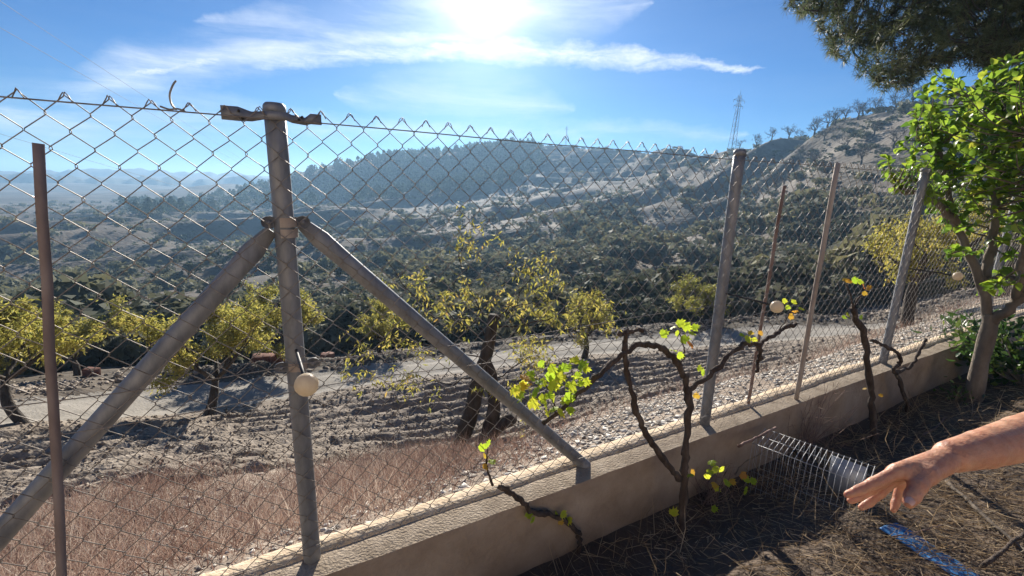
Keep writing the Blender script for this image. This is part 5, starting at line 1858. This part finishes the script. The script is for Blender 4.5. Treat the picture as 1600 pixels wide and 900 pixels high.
def big_pine():
    r = np.random.default_rng(1717)
    base = np.array([8.3, 4.0, 0.02])
    root = empty('pine_tree', base, 'large dark pine overhanging the garden above the fruit tree', 'tree')
    mb = MB()
    trunk = spline([np.array([0, 0, -0.2]), np.array([-0.1, 0.1, 2.0]), np.array([-0.2, 0.3, 4.2]), np.array([-0.1, 0.4, 6.8])], 24)
    mb.tube(trunk, np.linspace(0.24, 0.10, 24), 14, 0.08)
    mb.build('trunk', M['bark_almond'], root, True)
    poly = [(1222, -5), (1250, 30), (1290, 48), (1300, 80), (1330, 110), (1360, 128), (1400, 142), (1430, 128), (1470, 100), (1520, 96), (1560, 108), (1620, 100), (1900, 60), (1900, -420), (1500, -420), (1300, -160)]
    tx, ty = r.uniform(1215, 1900, 16000), r.uniform(-420, 150, 16000)
    ok = in_poly(tx, ty, poly)
    w_ = (ty[ok] > -60) | (r.random(ok.sum()) < 0.25)
    tx, ty = tx[ok][w_][:2000], ty[ok][w_][:2000]
    T = np.array([at_dist(x, y, 7.0 + r.normal() * 0.55 + 0.0012 * (x - 1400)) - base for x, y in zip(tx, ty)])
    # main boughs from the trunk towards the crown
    ends = [(1240, 0), (1300, 60), (1390, 120), (1480, 60), (1560, 90), (1400, -60), (1520, -120), (1320, -60), (1650, 40), (1600, -250)]
    nodes = []
    for k, (x, y) in enumerate(ends):
        E_ = at_dist(x, y, 7.0 + r.normal() * 0.3) - base
        S = trunk[10 + k]
        P = spline([S, S + (E_ - S) * 0.4 + [0, 0, 0.5], S + (E_ - S) * 0.75 + [0, 0, 0.3], E_], 18)
        m = MB(); m.tube(P, np.linspace(0.07, 0.015, 18), 7, 0.1); m.build('bough', M['bark_almond'], root, True)
        nodes.append(P[4:])
    nodes = np.concatenate(nodes)
    tw = MB(); NP, ND = [], []
    for t in T:
        d = np.linalg.norm(nodes - t, axis=1)
        N = nodes[np.argmin(d)]
        L = np.linalg.norm(t - N)
        if L > 0.7:
            N = t + (N - t) / L * 0.45
        P = spline([N, (N + t) / 2 + [0, 0, -0.04] + r.normal(size=3) * 0.04, t], 6)
        tw.tube(P, np.linspace(0.008, 0.003, 6), 3, cap=False)
        for u in (2, 3, 4, 5, 5):
            NP.append(P[u] + r.normal(size=3) * 0.02); ND.append(unit(P[u] - P[u - 1]))
    tw.build('twigs', M['bark_almond'], root)
    NP, ND = np.array(NP), np.array(ND)
    k = 15
    A = np.repeat(NP, k, 0); D = unit(np.repeat(ND, k, 0) * 0.9 + r.normal(size=(len(A), 3)) * 0.75)
    mb = MB()
    n = len(A)
    S = unit(np.cross(D, r.normal(size=(n, 3)))) * 0.0032
    L = r.uniform(0.07, 0.13, (n, 1))
    V = np.stack([A - S, A + S, A + D * L + [0, 0, -0.012]], 1).reshape(-1, 3)
    mb.add(V, np.arange(3 * n).reshape(n, 3), np.repeat(np.repeat(np.clip(0.5 + r.normal(size=len(NP)) * 0.22, 0, 1), k), 3))
    o = mb.build('needles', M['pine_needle'], root)


big_pine()

def gz(x, y, dz=0.012):
    z = GZ
    for _ in range(8):
        P = at_z(x, y, z + dz)
        z = float(garden_z(P[:1], P[1:2])[0])
    return P



# ------------------------------------------------------------------ wire cage, tarp, sticks


def wire_cage():
    zt = 0.32
    a = at_z(1176, 692, zt); b = at_z(1345, 755, zt)
    c = at_z(1208, 674, zt); 
    ax = b - a; L = np.linalg.norm(ax); ax /= L
    w = c - a; w = w - ax * (w @ ax); W = np.linalg.norm(w); w /= W
    L *= 1.06
    base = a + ax * L / 2 + w * W / 2
    base[2] = GZ
    root = empty('wire_cage', base, 'open galvanised wire cage standing on the soil against the wall', 'cage')
    h = zt - GZ
    mem = {}
    def wire(p, q_, rad=0.0009):
        d = q_ - p; ln = np.linalg.norm(d)
        key = (round(ln, 3), rad)
        if key not in mem:
            m = MB(); m.tube(np.array([[0, 0, 0], [0, 0, ln / 2], [0, 0, ln]]), rad, 5)
            me = m.mesh('wire', True); me.materials.append(M['cage_wire']); mem[key] = me
        o = link('wire', mem[key], root)
        o.location = p - base
        o.rotation_mode = 'QUATERNION'
        o.rotation_quaternion = Vector(d).to_track_quat('Z', 'Y')
    n = 21
    up = np.array([0, 0, 1.0])
    for i in range(n):
        u = L * i / (n - 1)
        p = a + ax * u
        wire(p - w * 0.004, p + w * (W + 0.006), 0.0013)
        wire(p - up * h, p)
        wire(p + w * W - up * h, p + w * W)
    for k in (0.0, 0.5, 1.0):
        wire(a + w * W * k - up * 0.001, a + w * W * k + ax * L - up * 0.001, 0.0016)
    for k in (0.0, 1.0):
        for zz in (0.04, 0.12):
            wire(a + w * W * k - up * (h - zz), a + w * W * k + ax * L - up * (h - zz))
    for k in (0.0, 0.33, 0.66, 1.0):
        wire(a + w * W * k + ax * L - up * h, a + w * W * k + ax * L)
        wire(a + w * W * k - up * h, a + w * W * k)
    # grey sheet partition, and a folded end flap hanging down
    m = MB()
    p = a + ax * L * 0.72
    R_ = np.stack([ax, w, up], 1)
    m.box(a + ax * L * 0.80 + w * W * 0.93 - up * h * 0.44 - base, (L * 0.15, 0.001, h * 0.40), R_)
    m.build('sheet', M['sheet_metal'], root, label='grey metal sheet inside the cage')
    e = a + ax * (L + 0.006)
    for i in range(9):
        f = i / 8
        wire(e + w * W * 0.2 * f - up * (h * 0.45 + 0.012 * i) + ax * 0.012 * i, e + w * (W * 0.2 * f + 0.05) - up * (h * 0.40 + 0.014 * i) + ax * 0.012 * i)


wire_cage()


def tarp():
    a = gz(1388, 818); b = gz(1640, 975)
    ax = unit(b - a); L = np.linalg.norm(b - a)
    w = np.array([-ax[1], ax[0], 0])
    nu, nv = 70, 16
    U, Vv = np.meshgrid(np.linspace(0, L, nu), np.linspace(-0.055, 0.055, nv), indexing='ij')
    X = a[0] + ax[0] * U + w[0] * (Vv + 0.01 * np.sin(U * 9)); Y = a[1] + ax[1] * U + w[1] * (Vv + 0.01 * np.sin(U * 9))
    Z = garden_z(X.ravel(), Y.ravel()) + 0.006 + 0.012 * fbm(X.ravel() * 9, Y.ravel() * 9, 71, 3)
    c = np.array([a[0], a[1], GZ])
    i = np.arange(nu * nv).reshape(nu, nv)
    F = np.stack([i[:-1, :-1], i[1:, :-1], i[1:, 1:], i[:-1, 1:]], -1).reshape(-1, 4)
    o = link('plastic_strip', mesh('plastic_strip', np.stack([X.ravel(), Y.ravel(), Z], 1) - c, F, True), mat=M['blue_tarp'], loc=c, label='strip of blue plastic lying half covered by straw', cat='plastic strip')
    mod = o.modifiers.new('thickness', 'SOLIDIFY'); mod.thickness = 0.003


tarp()


def stick(label, pts, r0, r1, mat='bark_vine', name='stick', cat='stick'):
    P = np.array(pts)
    c = P[0].copy()
    mb = MB(); gnarly(mb, P - c, r0, r1, 14, 7, 0.003, 0.1)
    mb.build(name, M[mat], loc=c, smooth=True, label=label, cat=cat)


stick('short rusty bar resting on the cage end by the wall', [at_z(1154, 697, 0.325), at_z(1183, 683, 0.33), at_z(1212, 668, 0.335)], 0.0075, 0.007, 'rust', 'rusty_bar', 'bar')
stick('reddish twig lying on dark soil under the fruit tree', [gz(1443, 679), gz(1460, 668), gz(1477, 652)], 0.006, 0.005, 'rust')
stick('pale thin twig on dark soil behind the cage', [gz(1306, 693, 0.03), gz(1325, 689, 0.03), gz(1346, 685, 0.03)], 0.003, 0.003, 'straw')
stick('dark stick lying on the sunlit straw past the blue strip', [gz(1535, 885, 0.02), gz(1565, 862, 0.025), gz(1600, 834, 0.02), gz(1640, 800, 0.02)], 0.009, 0.007)
stick('thin reddish stem lying on straw beside the blue strip', [gz(1395, 838, 0.03), gz(1430, 832, 0.035), gz(1472, 820, 0.03)], 0.003, 0.002, 'rust')
stick('long brown cane lying on the straw beneath the hand', [gz(1480, 752, 0.02), gz(1530, 800, 0.02), gz(1590, 850, 0.02), gz(1640, 890, 0.02)], 0.010, 0.008, 'bark_fruit')
stick('curved dry cane leaning from the cage to the vine shoots', [at_z(1148, 742, 0.13), at_z(1165, 722, 0.2), at_z(1190, 708, 0.27), at_z(1203, 695, 0.30)], 0.004, 0.003, 'bark_fruit')


def dead_shrub(label, x, y, n, h, seed):
    r = np.random.default_rng(seed)
    b = fence_pt(x, y, -0.14)
    b[2] = GZ
    mb = MB()
    for _ in range(n):
        d = unit(np.r_[r.normal(size=2) * 0.55, 1.0])
        e = d * h * r.uniform(0.5, 1.15)
        P = spline([r.normal(size=3) * [0.03, 0.03, 0], e * 0.5 + r.normal(size=3) * 0.025, e], 7)
        mb.tube(P, np.linspace(0.0022, 0.0009, 7), 4, cap=False)
        for _k in range(3):
            i = r.integers(2, 6)
            mb.tube(np.array([P[i], P[i] + unit(d + r.normal(size=3) * 0.9) * h * 0.25]), [0.0012, 0.0006], 3, cap=False)
    mb.build('dead_shrub', M['rust'], loc=b, label=label, cat='dead plant')


dead_shrub('tangle of dead reddish stems against the wall beside the cage', 1268, 650, 34, 0.42, 5)
dead_shrub('dry twiggy stems at the foot of the gnarled grapevine', 1105, 770, 26, 0.2, 6)

# terracotta blocks by the road
for k, (x, y, d, lab) in enumerate([(142, 577, 12.5, 'small red brick lying beyond the road under yellow almond leaves'), (412, 578, 11.9, 'large terracotta block on the road verge by the corner post'),
                                    (432, 575, 11.9, 'broken terracotta block beside the larger block on the verge'), (512, 562, 12.6, 'low terracotta block on the verge behind the slanting brace')]):
    P = at_dist(x, y, d)
    z = ground_z(P[:1], P[1:2])[0]
    mb = MB()
    hx, hy, hz_ = [(0.13, 0.08, 0.09), (0.22, 0.14, 0.13), (0.18, 0.12, 0.12), (0.16, 0.1, 0.09)][k]
    a = 0.4 * k
    Rm = np.array([[math.cos(a), -math.sin(a), 0.06], [math.sin(a), math.cos(a), 0.04], [-0.06, 0.02, 1]])
    mb.box((0, 0, hz_ * 0.85), (hx, hy, hz_), Rm)
    for sx in (-0.5, 0.5):
        mb.box(np.array([hx * sx, 0, hz_ * 1.86]), (hx * 0.38, hy * 0.8, hz_ * 0.06), Rm)
    o = mb.build('clay_block', M['terracotta'], loc=(P[0], P[1], z), label=lab, cat='block')
    bv = o.modifiers.new('edge', 'BEVEL'); bv.width = 0.012; bv.segments = 2

# ------------------------------------------------------------------ the reaching arm


def surface_nets(f, lo, hi, h):
    nx, ny, nz = (np.ceil((hi - lo) / h).astype(int) + 1)
    xs = [lo[i] + h * np.arange(n) for i, n in enumerate((nx, ny, nz))]
    D = f(*np.meshgrid(*xs, indexing='ij'))
    ins = D < 0
    cell = np.zeros((nx - 1, ny - 1, nz - 1), int)
    acc = np.zeros((nx - 1, ny - 1, nz - 1, 3)); cnt = np.zeros((nx - 1, ny - 1, nz - 1))
    sl_ = lambda o, n: slice(o, n - 1 + o)
    corners = [(i, j, k) for i in (0, 1) for j in (0, 1) for k in (0, 1)]
    for a in corners:
        for ax in range(3):
            if a[ax]:
                continue
            b = list(a); b[ax] = 1
            A = D[sl_(a[0], nx), sl_(a[1], ny), sl_(a[2], nz)]; B = D[sl_(b[0], nx), sl_(b[1], ny), sl_(b[2], nz)]
            m = (A < 0) != (B < 0)
            t = np.where(m, A / np.where(m, A - B, 1), 0)
            for d in range(3):
                acc[..., d] += np.where(m, a[d] + (t if d == ax else 0), 0)
            cnt += m
    act = cnt > 0
    idx = np.full(act.shape, -1); idx[act] = np.arange(act.sum())
    ijk = np.argwhere(act)
    V = lo + h * (ijk + acc[act] / cnt[act][:, None])
    F = []
    for ax in range(3):
        o1, o2 = (ax + 1) % 3, (ax + 2) % 3
        s0 = [slice(1, -1)] * 3; s0[ax] = slice(0, -1)
        s1 = [slice(1, -1)] * 3; s1[ax] = slice(1, None)
        A, B = ins[tuple(s0)], ins[tuple(s1)]
        e = np.argwhere(A != B)
        sgn = A[A != B]
        p = e + 1; p[:, ax] -= 1
        def c(da, db):
            q = p.copy(); q[:, o1] -= da; q[:, o2] -= db
            return idx[q[:, 0], q[:, 1], q[:, 2]]
        qd = np.stack([c(1, 1), c(0, 1), c(0, 0), c(1, 0)], 1)
        qd[~sgn] = qd[~sgn][:, ::-1]
        F.append(qd)
    F = np.concatenate(F)
    return V, F[(F >= 0).all(1)]


def build_arm():
    q = at_depth
    caps = []          # (a, b, ra, rb, k)
    def chain(pts, rad, k):
        for i in range(len(pts) - 1):
            caps.append((pts[i], pts[i + 1], rad[i], rad[i + 1], k))
    elbow = np.array([1.30, 0.80, 1.20]); shoulder = np.array([1.50, 0.52, 1.38])
    W_ = q(1487, 713, 0.765)
    chain([shoulder, (shoulder + elbow) / 2 + [0, 0, 0.005], elbow, q(1680, 660, 0.90), q(1600, 684, 0.845), q(1535, 702, 0.79), W_],
          [0.056, 0.052, 0.043, 0.0450, 0.0390, 0.0312, 0.0255], 0.004)
    mcp = [q(1402, 737, 0.722), q(1398, 739, 0.738), q(1402, 745, 0.754), q(1411, 752, 0.768)]
    for p, r_ in zip(mcp, (0.0125, 0.0125, 0.0118, 0.0105)):
        caps.append((W_, p, 0.0160, r_ * 0.88, 0.008))
        caps.append((q(1465, 722, 0.75), p, 0.0140, r_ * 0.88, 0.007))
    chain([mcp[0], q(1365, 755, 0.712), q(1342, 766, 0.706), q(1324, 773, 0.700)], [0.0103, 0.0085, 0.0075, 0.0061], 0.004)
    chain([mcp[1], q(1362, 764, 0.734), q(1343, 775, 0.728), q(1329, 782, 0.723)], [0.01, 0.0084, 0.0074, 0.0061], 0.004)
    chain([mcp[2], q(1374, 771, 0.754), q(1358, 785, 0.750), q(1346, 793, 0.746)], [0.0094, 0.0078, 0.007, 0.0057], 0.004)
    chain([mcp[3], q(1404, 774, 0.772), q(1399, 787, 0.768), q(1396, 797, 0.763)], [0.0085, 0.0071, 0.0064, 0.0054], 0.004)
    chain([q(1475, 722, 0.75), q(1448, 742, 0.722), q(1434, 760, 0.706), q(1426, 775, 0.698), q(1420, 786, 0.692)], [0.019, 0.0145, 0.0112, 0.0102, 0.0082], 0.007)
    def sdf(X, Y, Z):
        xs, ys, zs = X[:, 0, 0], Y[0, :, 0], Z[0, 0, :]
        out = np.full(X.shape, 0.05)
        for a, b, ra, rb, k in caps:
            lo_, hi_ = np.minimum(a, b) - max(ra, rb) - 0.03, np.maximum(a, b) + max(ra, rb) + 0.03
            w = tuple(slice(*np.searchsorted(g, (lo_[i], hi_[i]))) for i, g in enumerate((xs, ys, zs)))
            P = np.stack([X[w], Y[w], Z[w]], -1)
            ab = b - a
            u = np.clip(((P - a) @ ab) / (ab @ ab), 0, 1)
            d = np.linalg.norm(P - a - u[..., None] * ab, axis=-1) - (ra + (rb - ra) * u)
            o_ = out[w]
            hh = np.clip(0.5 + 0.5 * (d - o_) / k, 0, 1)
            out[w] = d * (1 - hh) + o_ * hh - k * hh * (1 - hh)
        return out
    allp = np.array([c[0] for c in caps] + [c[1] for c in caps])
    split = 0.5 * (q(1600, 684, 0.845) + q(1680, 660, 0.90))
    lo, hi = allp.min(0) - 0.07, allp.max(0) + 0.07
    V, F = surface_nets(sdf, lo, hi, 0.0032)
    # light smoothing of the grid steps
    for _ in range(2):
        s = np.zeros_like(V); c = np.zeros(len(V))
        for a, b in ((0, 1), (1, 2), (2, 3), (3, 0)):
            np.add.at(s, F[:, a], V[F[:, b]]); np.add.at(c, F[:, a], 1)
            np.add.at(s, F[:, b], V[F[:, a]]); np.add.at(c, F[:, b], 1)
        V = V * 0.5 + 0.5 * s / c[:, None]
    base = np.array([shoulder[0], shoulder[1], GZ])
    body = link('person', mesh('person', V - shoulder, F, True), mat=M['skin'], loc=shoulder, label='bare outstretched arm of a person reaching over the cage, palm down, fingers spread', cat='person')
    # thumb nail
    tip, prev = q(1420, 786, 0.692), q(1426, 775, 0.698)
    d = unit(tip - prev)
    out_ = unit(CAM - tip); out_ = unit(out_ - d * (out_ @ d)); sd = np.cross(d, out_)
    mb = MB()
    g = []
    for iu, u in enumerate(np.linspace(-0.0065, 0.0065, 7)):
        for v in np.linspace(-1, 1, 7):
            wv = 0.0062 * math.sqrt(max(0.05, 1 - (u / 0.0085) ** 2))
            g.append(tip + d * (u + 0.0005) + sd * v * wv + out_ * (0.0098 - 0.0026 * v * v - 0.10 * abs(u)) )
    i = np.arange(49).reshape(7, 7)
    mb.add(np.array(g) - shoulder, np.stack([i[:-1, :-1], i[1:, :-1], i[1:, 1:], i[:-1, 1:]], -1).reshape(-1, 4))
    mb.build('thumbnail', M['nail'], body, True)
    # short sleeve at the shoulder, out of frame
    mb = MB()
    P = spline([shoulder + unit(shoulder - elbow) * 0.06, shoulder, shoulder + (elbow - shoulder) * 0.35, shoulder + (elbow - shoulder) * 0.62], 14)
    mb.tube(P - shoulder, np.linspace(0.085, 0.068, 14), 20, 0.03, cap=False)
    sl2 = mb.build('sleeve', M['shirt'], body, True)
    sd_ = sl2.modifiers.new('thickness', 'SOLIDIFY'); sd_.thickness = 0.003


build_arm()
